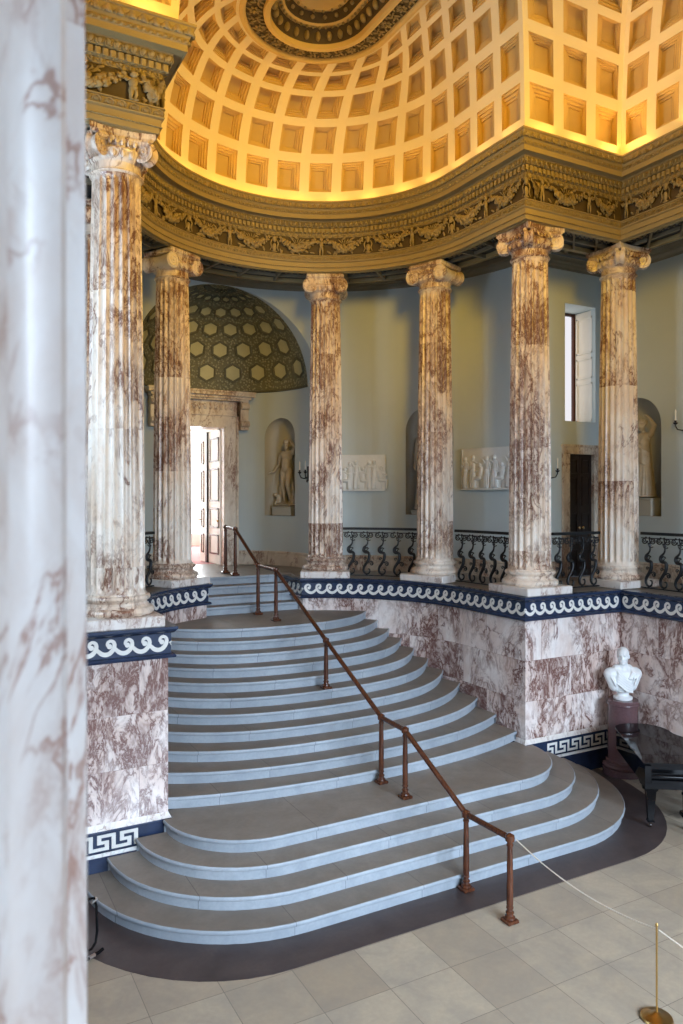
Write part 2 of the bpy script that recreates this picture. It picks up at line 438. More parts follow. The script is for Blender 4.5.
# ------------------------------------------------------------------ podium walls
pod_prof = [(.07, 0), (.07, .335), (.055, .345), (.055, .375), (.03, .38), (.03, .60), (.035, .605), (.035, .63), (.0, .70), (0, 2.645)]
pod_mi = [1, 2, 2, 1, 1, 1, 1, 3, 0]
for run, nm in ((RUN_R, 'wall_podium_right'), (RUN_L, 'wall_podium_left')):
    mb = MB(); run.sweep(mb, pod_prof, pod_mi, ends=False)
    # plain back so that the podium is a body
    S(mb.build(nm, [M['podium'], M['navy'], M['white_marble'], M['podium_pale']]))
band_prof = [(-.02, 2.63), (.02, 2.635), (.075, 2.645), (.085, 2.67), (.065, 2.69), (.03, 2.70), (.03, 2.945), (.06, 2.955), (.085, 2.985), (.10, 3.0), (.10, HP + .004), (-.03, HP + .004)]
def wave_unit(L, H, flip):
    c = [(-.22, .60), (-.08, .40), (.12, .20), (.34, .12), (.56, .17), (.74, .34), (.84, .56), (.82, .80), (.66, .93), (.49, .86), (.45, .69), (.55, .60)]
    w = [.10, .13, .16, .17, .165, .155, .14, .13, .12, .11, .10, .085]
    # smooth the stroke
    P = np.array(c); T = np.linspace(0, len(c) - 1, 34); out, ww = [], []
    for t in T:
        i = int(min(t, len(c) - 2)); f = t - i
        p0, p1, p2, p3 = P[max(i - 1, 0)], P[i], P[i + 1], P[min(i + 2, len(c) - 1)]
        out.append(.5 * ((2 * p1) + (-p0 + p2) * f + (2 * p0 - 5 * p1 + 4 * p2 - p3) * f * f + (-p0 + 3 * p1 - 3 * p2 + p3) * f ** 3)); ww.append(w[i] * (1 - f) + w[i + 1] * f)
    out = np.array(out); d = np.gradient(out, axis=0); d[:, 0] *= L; d[:, 1] *= H; d /= np.linalg.norm(d, axis=1)[:, None]
    nrm = np.stack([-d[:, 1], d[:, 0]], 1); q = out * np.array([L, H]); hw = (np.array(ww) * H)[:, None] * .80
    A, B = q + nrm * hw, q - nrm * hw; n = len(q)
    V = [(x, .031, z) for x, z in A] + [(x, .031, z) for x, z in B] + [(x, .0345 + .002 * i / n, z) for i, (x, z) in enumerate(A)] + [(x, .0345 + .002 * i / n, z) for i, (x, z) in enumerate(B)]
    F = []
    for i in range(n - 1):
        F += [(2 * n + i, 2 * n + i + 1, 3 * n + i + 1, 3 * n + i), (i, i + 1, 2 * n + i + 1, 2 * n + i), (n + i, 3 * n + i, 3 * n + i + 1, n + i + 1)]
    # bulb at the end of the curl
    bc = q[-1]; k = 12; b0 = len(V)
    V += [(bc[0] +   .158 * H * math.cos(2 * PI * j / k), .0372, bc[1] +   .158 * H * math.sin(2 * PI * j / k)) for j in range(k)]; F.append(tuple(range(b0, b0 + k)))
    V = np.array(V)
    if flip: V[:, 0] = L - V[:, 0]; F = [f[::-1] for f in F]
    return V, F
def seg_bounds(run):
    """runs between the corners sharper than 20 degrees"""
    P = run.P; t = P[1:] - P[:-1]; t /= np.linalg.norm(t, axis=1)[:, None]; cuts = [0]
    for i in range(1, len(P) - 1):
        if t[i - 1].dot(t[i]) < .93: cuts.append(run.s[i])
    cuts.append(run.L); return list(zip(cuts[:-1], cuts[1:]))
def key_unit(L, H, flip):
    st = [(5, 0, 6, 5), (1.2, 4, 5, 5), (1.2, 2, 2.2, 4), (2.2, 2, 4.2, 3), (3.2, 1, 4.2, 2), (0, 0, 4.2, 1)]
    V, F = [], []
    for a, b, c, d in st:
        k = len(V); x0, x1, z0, z1 = a * L / 6, c * L / 6, b * H / 5, d * H / 5
        V += [(x0, .031, z0), (x1, .031, z0), (x1, .031, z1), (x0, .031, z1), (x0, .036, z0), (x1, .036, z0), (x1, .036, z1), (x0, .036, z1)]
        F += [(k + 4, k + 7, k + 6, k + 5), (k, k + 4, k + 5, k + 1), (k + 3, k + 2, k + 6, k + 7), (k, k + 3, k + 7, k + 4), (k + 1, k + 5, k + 6, k + 2)]
    V = np.array(V)
    if flip: V[:, 0] = L - V[:, 0]
    return V, F
ti = 1
for run, nm, right in ((RUN_R, 'right', True), (RUN_L, 'left', False)):
    mb = MB(); run.sweep(mb, band_prof, 0)
    band = S(mb.build('trim_%d' % ti, M['navy'])); ti += 1
    mw, mk = MB(), MB()
    for a, b in seg_bounds(run):
        L = b - a
        if L < .5: continue
        p = run.at(np.array([(a + b) / 2]), np.array([0.]))[0]
        flip = (abs(p[0]) < 2.9 or abs(p[0]) > 5.0) if right else False   # curls face the way the photo shows
        bu = max(1, round((L - .06) / .215)); u = (L - .06) / bu; V, F = wave_unit(u, .20, flip)
        for k in range(bu):
            s0 = a + .03 + k * u
            if k == 0 and not flip or k == bu - 1 and flip:
                pass
            run.put(mw, s0, 2.722, V, F)
        if abs(p[1] - D) < .2 or abs(p[0]) > 5:      # meander only where the wall stands on the hall floor
            x0 = a + (.42 if right and abs(p[1] - D) < .2 else .10); x1 = b - (.12 if right else .42 if abs(p[1] - D) < .2 else .12)
            nk = max(1, round((x1 - x0) / .27)); u2 = (x1 - x0) / nk; V2, F2 = key_unit(u2, .19, False)
            V2 = V2.copy()
            for k in range(nk): run.put(mk, x0 + k * u2, .395, V2, F2)
    mw.build('wave_inlay', M['inlay'], band); mk.build('key_inlay', M['inlay'], band)

# ------------------------------------------------------------------ staircase
stair = empty('staircase', (0, 0, 0), 'broad stone staircase with curved steps rising into the columned apse', 'staircase')
def step_solid(front, back, z0, z1):
    """front: plan polyline left to right (nosing line); back: points closing the slab behind"""
    mb = MB(); run = Run(front)       # travel left to right along the front: right hand = -y = free side
    h = z1 - z0
    prof = [(-.035, z0), (-.035, z1 - .062), (-.022, z1 - .056), (-.020, z1 - .048), (0, z1 - .046), (.006, z1 - .036), (.006, z1 - .014), (0, z1 - .003), (-.008, z1)]
    run.sweep(mb, prof, 1, ends=False)
    q = run.at(run.s, np.full(len(run.s), -.008)); P = [(x, y) for x, y in q] + back; k = len(P)
    mb.add([(x, y, z1) for x, y in P], [tuple(range(k))], 0)
    nb = len(front); F = []
    V = [(x, y, z1) for x, y in [P[nb - 1]] + back + [P[0]]] + [(x, y, z0) for x, y in [P[nb - 1]] + back + [P[0]]]; m = len(V) // 2
    mb.add(V, [(i, m + i, m + i + 1, i + 1) for i in range(m - 1)], 1)
    return mb
low = [(7.27, 4.03), (7.60, 3.70), (7.93, 3.36), (8.26, 3.02)]
for k, (yf, hw) in enumerate(low):
    ry = D - yf - .075; fr = step_front(yf, hw, min(2.0, ry * 1.02), ry)
    bk = [(hw, D - .075), (-hw, D - .075)]
    if k == 3: bk = [(hw, D - .075), (W - .045, D - .075), (W - .045, 9.62), (-W + .045, 9.62), (-W + .045, D - .075)]
    else: bk = []
    step_solid(fr, bk, k * RS, (k + 1) * RS).build('step', [M['tread'], M['riser']], stair)
def wall_half(y): return W if y <= YC else math.sqrt(max(W * W - (y - YC) ** 2, 0))
def arc_front(yf, kappa, q4, inset):
    n = 40; pts = []
    def f(x): return yf + .5 * kappa * x * x + q4 * x ** 4
    xe = 0
    while xe < 4 and xe < wall_half(f(xe)) - inset: xe += .002
    return [(x, f(x)) for x in np.linspace(-xe, xe, n + 1)], xe
for k in range(5, 16):
    t = (k - 5) / 10; yf = 9.20 + .305 * (k - 5)
    kap = .075 * (1 - t) + .20 * t; q4 = .0016 * (1 - t) + .022 * t
    ins = .02
    fr, xe = arc_front(yf, kap, q4, ins)
    if k < 15:
        fr2, xe2 = arc_front(yf + .85, kap, q4, ins); bk = [p for p in fr2[::-1]]
    else:
        ye = fr[-1][1]; bk = []
        y = ye
        for y in np.linspace(ye, 13.70, 10)[1:]: bk.append((wall_half(y) - ins, y))
        bk += [(XS - .01, 13.80), (XS - .01, 14.3), (-XS + .01, 14.3), (-XS + .01, 13.80)]
        bk += [(-x, y) for x, y in bk[:9][::-1]]
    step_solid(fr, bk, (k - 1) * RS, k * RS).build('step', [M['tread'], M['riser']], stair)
for k in range(16, 20):
    yf = 13.93 + .29 * (k - 16)
    fr = [(-XS + .015, yf), (0, yf), (XS - .015, yf)]; yb = yf + .40 if k < 19 else 15.25
    bk = [(XS - .015, yb), (-XS + .015, yb)]
    if k == 19: bk = [(XS - .015, yb), (-XS + .015, yb)]
    step_solid(fr, bk, (k - 1) * RS, k * RS + (.002 if k == 19 else 0)).build('step', [M['tread'], M['riser']], stair)

# ------------------------------------------------------------------ stair handrail
hr = empty('handrail', (0, 6.43, 0), 'brown wooden handrail on turned posts climbing the middle of the stairs', 'handrail')
posts = [(6.43, 0.0, .92), (7.20, 0.0045, .90), (8.51, 4 * RS, 1.54), (9.12, 4 * RS, 1.56), (10.81, 10 * RS, 2.36), (12.81, 15 * RS, 3.32), (13.67, 15 * RS, 3.34), (14.92, HP + .002, 4.0), (15.5, HP + .002, 4.02)]
for y, z, zt in posts:
    mb = MB(); h = zt - z
    rbox(mb, (0, 0, .02), (.15, .15, .04), .008)
    lathe(mb, [(.058, .04), (.062, .05), (.058, .065), (.04, .075), (.036, .095), (.046, .105), (.046, .115), (.034, .125), (.030, .145), (.040, .155), (.040, .170), (.034, .178), (.037, .20), (.036, h * .5), (.030, h - .09), (.037, h - .085), (.037, h - .065), (.030, h - .06), (.033, h - .03)], 20)
    lathe(mb, [(.034, h - .035), (.05, h - .03), (.053, h), (.05, h + .03), (.034, h + .036), (.026, h + .045), (.012, h + .052)], 20)
    mb.build('post', M['mahogany'], hr, loc=(0, y - 6.43, z))
for (y0, z0, a), (y1, z1, b) in zip(posts[:-1], posts[1:]):
    mb = MB(); tube(mb, [(0, y0 - 6.43, a), (0, (y0 + y1) / 2 - 6.43, (a + b) / 2), (0, y1 - 6.43, b)], .034, 14); mb.build('rail', M['mahogany'], hr)

# ------------------------------------------------------------------ columns
def shaft_mesh(z0, z1, r0, r1, nf=20, nz=14):
    mb = MB(); per = 8; n = nf * per; ang, dep = [], []
    for i in range(nf):
        for j in range(per):
            ang.append(2 * PI * (i + j / per) / nf)
            u = j / per; fl = .16                                   # fillet share
            dep.append(0 if u < fl else math.sin(PI * (u - fl) / (1 - fl)) ** .7)
    ang, dep = np.array(ang), np.array(dep)
    zs = [0, .03, .05, .07, .10] + list(np.linspace(.14, z1 - z0 - .14, nz)) + [z1 - z0 - .10, z1 - z0 - .07, z1 - z0 - .05, z1 - z0 - .03, z1 - z0]
    V, F = [], []
    for k, z in enumerate(zs):
        t = z / (z1 - z0); r = r0 + (r1 - r0) * (t ** 1.7)
        e = min(z, z1 - z0 - z); f = 0 if e < .04 else math.sqrt(min(1, (e - .03) / .07))
        if e < .02: r += .012
        rr = r - dep * .044 * f * (r / .35)
        V.append(np.column_stack([rr * np.cos(ang), rr * np.sin(ang), np.full(n, z0 + z)]))
    for k in range(len(zs) - 1):
        for i in range(n): j = (i + 1) % n; F.append((k * n + i, k * n + j, (k + 1) * n + j, (k + 1) * n + i))
    mb.add(np.concatenate(V), F); return mb
def spiral_pts(r0, r1, turns, n=46, y=0, sgn=1):
    out = []
    for k in range(n + 1):
        t = k / n; r = r0 * (r1 / r0) ** t; a = PI / 2 + sgn * 2 * PI * turns * t
        out.append((r * math.cos(a), y, r * math.sin(a)))
    return out
def volute(mb, c, ax, thick, R=.165, mi=0, sgn=1):
    """scroll with its axis along the horizontal direction ax"""
    ax = Vector((ax[0], ax[1], 0)).normalized(); tx = Vector((-ax.y, ax.x, 0)); c = Vector(c)
    def loc(p): return tuple(c + tx * p[0] - ax * p[1] + Vector((0, 0, 1)) * p[2])
    h = thick / 2; w = .78
    lathe(mb, [(R * .80, -h), (R * .92, -h * .95), (R * w, -h * .3), (R * w * .92, 0), (R * w, h * .3), (R * .92, h * .95), (R * .80, h)], 20, tuple(c), tuple(ax), mi)
    for sd in (1, -1):
        sp = spiral_pts(R * .93, R * .16, 2.4, 52, 0, sgn)
        pts = [loc((p[0], sd * (h + .001), p[2])) for p in sp]
        tube(mb, pts, [R * .105 * (1 - .55 * k / 52) for k in range(53)], 6, mi)
        ell(mb, loc((0, sd * (h + .004), 0)), (R * .15,) * 3, None, 8, 6, mi)
def capital_mesh(kind):
    mb = MB(); mv = []
    lathe(mb, [(.29, 5.62), (.325, 5.64), (.335, 5.655), (.325, 5.67), (.305, 5.68), (.305, 5.77), (.33, 5.79), (.38, 5.86), (.385, 5.90), (.36, 5.92), (.34, 5.93), (.34, 6.0)], 36)
    for k in range(20):                                            # eggs round the echinus
        a = 2 * PI * k / 20; ell(mb, (.365 * math.cos(a), .365 * math.sin(a), 5.845), (.030, .038, .052), (0, 0, a), 7, 6)
    if kind == 'front':
        for fy in (-1, 1):
            boxb(mb, (-.34, fy * .30 - .03, 5.955), (.34, fy * .30 + .03, 6.045)); boxb(mb, (-.34, fy * .335 - .012, 6.03), (.34, fy * .335 + .012, 6.055))
            for k in range(7): ell(mb, (-.19 + k * .063, fy * .33, 5.975), (.022, .03, .036), None, 7, 5)
        rbox(mb, (0, 0, 6.095), (.76, .74, .10), .025)
        for sx in (-1, 1): mv.append(((sx * .315, 0, 5.905), (0, 1), .70, sx))
    else:
        for q in range(4):
            a = PI / 4 + q * PI / 2; mv.append(((.425 * math.cos(a), .425 * math.sin(a), 5.91), (-math.sin(a), math.cos(a)), .15, 1 if q % 2 else -1))
        for q in range(4):
            a = q * PI / 2; R = Matrix.Rotation(a, 4, 'Z')
            for k in range(5):
                p = R @ Vector((-.15 + k * .075, -.36, 5.975)); ell(mb, tuple(p), (.026, .026, .04), (0, 0, a), 7, 5)
            for s in (-1, 1):                                       # concave scroll band to the corners
                pts = [R @ Vector((s * x, -y, 6.015)) for x, y in ((.0, .335), (.12, .335), (.22, .35), (.31, .385))]
                tube(mb, [tuple(p) for p in pts], [.038, .04, .042, .045], 8, 0, True, .8)
        # abacus with hollowed sides
        pts = []
        for q in range(4):
            a = q * PI / 2; c_, s_ = math.cos(a), math.sin(a)
            for t in np.linspace(-1, 1, 9)[:-1]:
                x, y = t * .40, -(.34 + .06 * t * t); pts.append((x * c_ - y * s_, x * s_ + y * c_))
        k = len(pts); V = [(x * f, y * f, z) for z, f in ((6.045, .93), (6.07, .97), (6.08, 1.0), (6.145, 1.0)) for x, y in pts]
        F = [tuple(range(k - 1, -1, -1)), tuple(range(3 * k, 4 * k))] + [(j * k + i, j * k + (i + 1) % k, (j + 1) * k + (i + 1) % k, (j + 1) * k + i) for j in range(3) for i in range(k)]
        mb.add(V, F)
    return mb, mv
base_prof = [(.44, .135), (.465, .155), (.475, .185), (.465, .215), (.44, .235), (.415, .24), (.41, .25), (.385, .27), (.378, .295), (.39, .315), (.405, .32), (.42, .335), (.425, .355), (.415, .378), (.395, .39), (.375, .392), (.372, .41)]
proto = {}
def column(x, y, kind, face, label, grp='alabaster columns of the apse and hall'):
    t = empty('column', (x, y, HP + .004), label, 'column', face, grp)
    if kind not in proto:
        a = MB(); rbox(a, (0, 0, .068), (.99, .99, .135), .012)
        b = MB(); lathe(b, base_prof, 40)
        s = shaft_mesh(.41, 5.63, .355, .298)
        c, mv = capital_mesh(kind)
        P = [a.build('plinth', M['podium_pale'], t), b.build('base', M['column'], t), s.build('shaft', M['column'], t, 50)]
        cp = c.build('capital', M['column'], t); P.append(cp); sub = []
        for cc, ax, th, sg in mv:
            v = MB(); volute(v, cc, ax, th, .155 if kind == 'front' else .145, 0, sg); sub.append(v.build('volute', M['column'], cp))
        proto[kind] = (P, sub)
    else:
        P, sub = proto[kind]
        for o in P:
            c = o.copy(); COL.objects.link(c); c.parent = t
            if o is P[-1]:
                for v in sub: d = v.copy(); COL.objects.link(d); d.parent = c
    return t
column(3.42, 9.86, 'angle', 0, 'veined alabaster column at the projecting corner between apse and bust')
column(5.55, 9.86, 'angle', 0, 'veined alabaster column in the recessed corner above the white bust')
column(-3.49, 9.86, 'angle', 0, 'large veined alabaster column standing over the blue banded pedestal left of the stairs')
def fc(x, y): return math.atan2(y, x) - PI / 2
column(1.61, 13.95, 'front', fc(1.61, 2.95), 'alabaster column at the top of the stairs, between statue niche and first wall relief')
column(3.13, 12.22, 'front', fc(3.13, 1.22), 'alabaster column standing between the two white wall reliefs')
column(-1.60, 13.95, 'front', fc(-1.60, 2.95), 'alabaster column half hiding the bright open doorway')
column(-3.20, 12.22, 'front', fc(-3.13, 1.22), 'alabaster column almost hidden behind the large column over the blue pedestal')
# the one beside the viewer
t = empty('column', (-5.748, 1.13, HP + .004), 'pale blurred fluted column close to the viewer', 'column', .06)
M['near'] = alabaster('alabaster_near', (.62, .59, .57), (.48, .39, .34), (.27, .135, .095), 'drum', 2.0, .62, .3, fine=.05)
o = shaft_mesh(.41, 5.63, .362, .345).build('shaft', M['near'], t, 50)
b = MB(); lathe(b, base_prof, 40); b.build('base', M['near'], t)
a = MB(); rbox(a, (0, 0, .068), (.99, .99, .135), .012); a.build('plinth', M['podium_pale'], t)
c, mv = capital_mesh('angle'); c.build('capital', M['near'], t)

# ------------------------------------------------------------------ entablature
ent_prof = [(-.86, 9.50), (-.86, 9.18), (-.80, AZ), (-.75, AZ), (-.74, AZ + .07), (-.14, AZ + .07), (-.13, AZ), (-.06, AZ), (-.06, AZ + .012), (0, AZ + .012), (0, 9.262), (.018, 9.268), (.018, 9.352), (.05, 9.366), (.055, 9.38), (.03, 9.385), (.035, 9.475), (.055, 9.482), (.055, 9.495), (0, 9.50),
            (0, 9.855), (.02, 9.86), (.025, 9.925), (.05, 9.93), (.05, 10.03), (.10, 10.035), (.11, 10.12), (.135, 10.135), (.145, 10.15), (.255, 10.155), (.255, 10.145), (.275, 10.145), (.275, 10.225), (.285, 10.235), (.29, 10.29), (.30, 10.30), (.31, 10.33), (.345, 10.42), (.365, 10.43), (.365, 10.46), (.335, 10.462), (.335, 10.40), (.16, 10.395)]
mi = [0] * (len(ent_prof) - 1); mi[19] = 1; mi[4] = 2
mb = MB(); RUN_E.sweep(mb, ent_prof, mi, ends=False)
ent = S(mb.build('trim_%d' % ti, [M['entab'], M['shade_field'], M['ceil_dark']])); ti += 1
E0 = RUN_E.s[1] - 6.5                                   # ornament starts a little way down the hidden wall
E1 = RUN_E.s[-2] + 6.5
def repeat(name, pitch, z0, V, F, mat):
    mb = MB(); V = np.asarray(V, float)
    for a, b in seg_bounds(RUN_E):
        a, b = max(a, E0), min(b, E1); n = max(1, round((b - a) / pitch)); u = (b - a) / n
        for k in range(n): RUN_E.put(mb, a + (k + .5) * u, z0, V, F)
    return mb.build(name, mat, ent, 40)
def tmpl(items):
    m = MB(); items(m); return np.concatenate(m.v), m.f
def t_dentil(m): boxb(m, (-.028, .04, 0), (.028, .098, .085))
def t_egg(m):
    ell(m, (0, .125, .04), (.030, .030, .042), None, 8, 6); tube(m, [(-.043, .125, .085), (-.043, .135, .04), (-.03, .13, 0), (0, .12, -.006), (.03, .13, 0), (.043, .135, .04), (.043, .125, .085)], .008, 4)
def t_leaf(m):
    ell(m, (0, .335, .065), (.030, .030, .066), (.35, 0, 0), 7, 6); ell(m, (-.034, .325, .05), (.020, .024, .046), (.35, .3, 0), 6, 5); ell(m, (.034, .325, .05), (.020, .024, .046), (.35, -.3, 0), 6, 5)
    ell(m, (.055, .325, .055), (.012, .016, .05), (.35, 0, 0), 5, 4)
def t_small(m):
    ell(m, (0, .29, .026), (.024, .024, .026), None, 7, 5); tube(m, [(-.035, .292, 0), (-.03, .295, .04), (0, .295, .056), (.03, .295, .04), (.035, .292, 0)], .006, 4)
def t_anth(m):
    tube(m, [(-.05, .042, .004), (-.04, .05, .05), (0, .052, .078), (.04, .05, .05), (.05, .042, .004)], .008, 5)
    for a in (-.5, -.2, .1, .4): ell(m, (a * .05, .045, .034), (.008, .012, .028), (0, a, 0), 5, 4)
    ell(m, (.065, .042, .05), (.009, .012, .03), None, 5, 4)
def t_cyma(m):
    tube(m, [(-.05, .022, .06), (-.03, .035, .02), (0, .04, .006), (.03, .035, .02), (.05, .022, .06)], .008, 5); ell(m, (0, .03, .045), (.016, .014, .026), None, 6, 5)
def t_soffit(m):
    boxb(m, (-.31, -.745, -.075), (-.265, -.13, 0)); boxb(m, (-.265, -.49, -.06), (.31, -.44, 0))
    for k in range(5): ell(m, (-.20 + .11 * k, -.29, -.005), (.036, .05, .014), (0, 0, .6 if k % 2 else -.6), 7, 4); ell(m, (-.145 + .11 * k, -.21, -.005), (.02, .022, .012), None, 6, 4); ell(m, (-.145 + .11 * k, -.37, -.005), (.02, .022, .012), None, 6, 4)
def t_bead(m): ell(m, (0, .024, 0), (.016, .012, .009), None, 6, 4)
repeat('dentil_row', .092, 9.935, *tmpl(t_dentil), M['orn'])
repeat('egg_moulding', .105, 10.045, *tmpl(t_egg), M['orn'])
repeat('leaf_cornice', .135, 10.312, *tmpl(t_leaf), M['orn'])
repeat('small_leaf_moulding', .085, 10.233, *tmpl(t_small), M['orn'])
repeat('anthemion_band', .145, 9.39, *tmpl(t_anth), M['orn'])
repeat('leaf_drop_moulding', .115, 9.862, *tmpl(t_cyma), M['orn'])
repeat('bead_row', .045, 9.262, *tmpl(t_bead), M['entab'])
repeat('soffit_ornament', .62, AZ + .07, *tmpl(t_soffit), M['ceil_beam'])
def t_garland(rng, kind, Lm):
    m = MB()
    if kind == 0:                                          # standing putto
        ell(m, (0, .06, .30), (.036, .036, .040), None, 9, 7); ell(m, (0, .05, .205), (.042, .034, .065), None, 9, 7); ell(m, (0, .052, .145), (.040, .034, .034), None, 8, 6)
        for s in (-1, 1):
            cap(m, (s * .022, .05, .125), (s * .030, .055, .07), .024, .018, 7); cap(m, (s * .030, .055, .07), (s * .026, .045, .015), .018, .012, 7); cap(m, (s * .026, .045, .012), (s * .032, .07, .008), .012, .010, 6)
            cap(m, (s * .045, .05, .245), (s * .085, .055, .225), .017, .014, 7); cap(m, (s * .085, .055, .225), (s * .125, .05, .275), .014, .010, 7)
            ell(m, (s * .055, .03, .26), (.05, .012, .03), (0, s * -.5, 0), 7, 5)
    else:                                                  # mask over a ribboned urn
        ell(m, (0, .05, .26), (.05, .035, .06), None, 9, 7); ell(m, (0, .065, .22), (.028, .025, .03), None, 7, 5); ell(m, (0, .035, .11), (.045, .03, .075), None, 9, 7); ell(m, (0, .03, .03), (.06, .025, .02), None, 8, 5)
        for s in (-1, 1):
            ell(m, (s * .055, .045, .30), (.03, .018, .016), (0, s * .5, 0), 7, 5); tube(m, [(s * .05, .04, .24), (s * .08, .04, .18), (s * .06, .04, .1), (s * .09, .035, .04)], [.012, .015, .013, .006], 5)
    n = 16
    for k in range(n):                                     # swag hung to the next figure
        t = (k + .5) / n; x = .10 + (Lm - .20) * t; z = .285 - .165 * math.sin(PI * t); fat = .046 + .034 * math.sin(PI * t)
        for q in range(5):
            a = rng.uniform(0, 2 * PI); r = fat * (.34 + .24 * rng.random())
            ell(m, (x + rng.uniform(-.015, .015), .035 + fat * .5 * abs(math.cos(a)), z + fat * .75 * math.sin(a)), (r, r * .9, r * rng.uniform(.7, 1.3)), (rng.uniform(-.5, .5), rng.uniform(-1.5, 1.5), 0), 6, 5)
    for k in range(16):                                     # leaves and fruit above and below
        x = .14 + (Lm - .28) * rng.random(); z = .32 - .10 * rng.random() if k < 9 else .03 + .05 * rng.random()
        ell(m, (x, .02, z), (.055, .020, .020), (0, rng.uniform(-1.2, 1.2), 0), 6, 4)
    for k in range(5): tube(m, [(Lm * .5 + .02 * k - .05, .02, .22), (Lm * .5 + .05 * (k - 2), .04, .27), (Lm * .5 + .07 * (k - 2), .02, .31)], [.006, .012, .004], 5)
    return np.concatenate(m.v), m.f
mb = MB(); rng = random.Random(3); q = 0
for a, b in seg_bounds(RUN_E):
    a, b = max(a, E0), min(b, E1); n = max(1, round((b - a) / .98)); u = (b - a) / n
    if n == 2: pass
    T = [t_garland(random.Random(11 + k), k % 2, u) for k in range(4)]
    mid = RUN_E.at(np.array([(a + b) / 2]), np.array([0.]))[0]
    if abs(mid[1] - D) < .3 and abs(mid[0]) > 3:
        Ls = b - a; st_ = [0.02, Ls - 1.43, Ls - .39] if mid[0] < 0 else [0.02, .37, 1.43]; st_.append(Ls)
        for k in range(3): V, F = T[[1, 0, 2][k]]; V = V.copy() * np.array([1, 1, 1.05]); w_ = st_[k + 1] - st_[k]; xs = V[:, 0]; V[:, 0] = np.where(xs < .13, xs, .13 + (xs - .13) * (w_ - .13) / (u - .13)) if w_ > .3 else xs * w_ / u; RUN_E.put(mb, a + st_[k], 9.50, V, F)
        continue
    for k in range(n):
        V, F = T[(k) % 4]; V = V.copy()
        RUN_E.put(mb, a + k * u + (0.12 if k == 0 else 0), 9.50, V * np.array([(.87 if k == 0 else 1), 1, 1.05]), F)
mb.build('garland_frieze', M['orn'], ent, 60)

# ------------------------------------------------------------------ coffered cove above the cornice
ZB, ZT, D0, D1 = 10.40, 12.43, .18, 1.69
def prof(v):
    """v in 0..1 up the cove -> offset, height, outward normal (towards the room)"""
    def q(t):
        a = PI / 2 * min(max(t, 0), 1); return D1 - (D1 - D0) * math.cos(a) ** .84, ZB + (ZT - ZB) * math.sin(a) ** .84
    o, z = q(v); e = .004; v0, v1 = max(v - e, .0005), min(v + e, .9995)
    (oa, za), (ob, zb) = q(v0), q(v1); ta, tz = ob - oa, zb - za; L = math.hypot(ta, tz); return o, z, tz / L, -ta / L     # normal: (off, z)
vt = [0]; 
for k in range(1, 401):
    o0, z0_, _, _ = prof((k - 1) / 400); o1, z1_, _, _ = prof(k / 400); vt.append(vt[-1] + math.hypot(o1 - o0, z1_ - z0_))
vt = np.array(vt); PL = vt[-1]
def prof_s(u):  # by length along the curve
    return prof(float(np.interp(u, vt, np.linspace(0, 1, 401))))
def apse_pt(f, d):
    r = W - d; s1 = YC - (D - d); Lt = 2 * s1 + PI * r; s = f * Lt
    if s < s1: x, y = -r, D - d + s
    elif s > s1 + PI * r: x, y = r, YC - (s - s1 - PI * r)
    else: a = PI - (s - s1) / r; x, y = r * math.cos(a), YC + r * math.sin(a)
    return lx(x), y
def ret_pt(f, d): return (W - d + (WR - W) * f, D - d)
def ret_l(f, d): return (-(WR - d) + f * ((WR - d) - (W - d) * LX), D - d)
SL = .617
def side_r(f, d): return (WR - d, D - d - f * 25 * SL)
def side_l(f, d): return (-(WR - d), D - d - (1 - f) * 25 * SL)
def coffers(name, fn, nb, margin=.0, edge=.06):
    mb = MB(); rows = 5; base = .22; wts = np.array([.68, .60, .50, .40, .30]); edges = base + np.concatenate([[0], np.cumsum(wts / wts.sum())]) * (PL - base - .03)
    def P(f, u, dep):
        o, z, nx, nz = prof_s(u); x, y = fn(f, o - dep * nx); return (x, y, z - dep * nz)
    for b in range(nb):
        f0, f1 = edge / nb * 0 + b / nb, (b + 1) / nb
        # plain foot of the cove
        ff = np.linspace(f0, f1, 4)
        V = [P(f, u, 0) for u in (0, base * .5, base) for f in ff]; F = []
        for j in range(2):
            for i in range(3): F.append((j * 4 + i, j * 4 + i + 1, (j + 1) * 4 + i + 1, (j + 1) * 4 + i))
        mb.add(V, F)
        for r in range(rows):
            u0, u1 = float(edges[r]), float(edges[r + 1]); rh = u1 - u0
            # nested rings: (inset along f, inset along u, depth)
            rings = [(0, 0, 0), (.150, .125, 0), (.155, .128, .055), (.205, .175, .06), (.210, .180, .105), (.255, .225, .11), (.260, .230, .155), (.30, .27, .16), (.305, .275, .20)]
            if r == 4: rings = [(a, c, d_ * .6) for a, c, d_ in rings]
            N = 3; V = []
            for (a, c, d_) in rings:
                fa, fb = f0 + (f1 - f0) * a, f1 - (f1 - f0) * a; ua, ub = u0 + rh * c, u1 - rh * c
                loop = [(fa + (fb - fa) * k / N, ua) for k in range(N)] + [(fb, ua + (ub - ua) * k / N) for k in range(N)] + [(fb - (fb - fa) * k / N, ub) for k in range(N)] + [(fa, ub - (ub - ua) * k / N) for k in range(N)]
                V += [P(f, u, d_) for f, u in loop]
            m = 4 * N; F, MI = [], []
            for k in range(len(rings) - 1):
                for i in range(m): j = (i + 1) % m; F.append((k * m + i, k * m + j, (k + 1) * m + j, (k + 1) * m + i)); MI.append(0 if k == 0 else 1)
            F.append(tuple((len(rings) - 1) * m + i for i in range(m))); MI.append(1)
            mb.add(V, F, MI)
        V = [P(f, u, 0) for u in (float(edges[-1]), PL) for f in ff]
        mb.add(V, [(i, i + 1, 5 + i, 4 + i) for i in range(3)])
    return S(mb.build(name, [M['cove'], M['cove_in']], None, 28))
coffers('ceiling_apse', apse_pt, 19)
coffers('ceiling_return_right', ret_pt, 3); coffers('ceiling_return_left', ret_l, 3)
coffers('ceiling_side_right', side_r, 25); coffers('ceiling_side_left', side_l, 25)

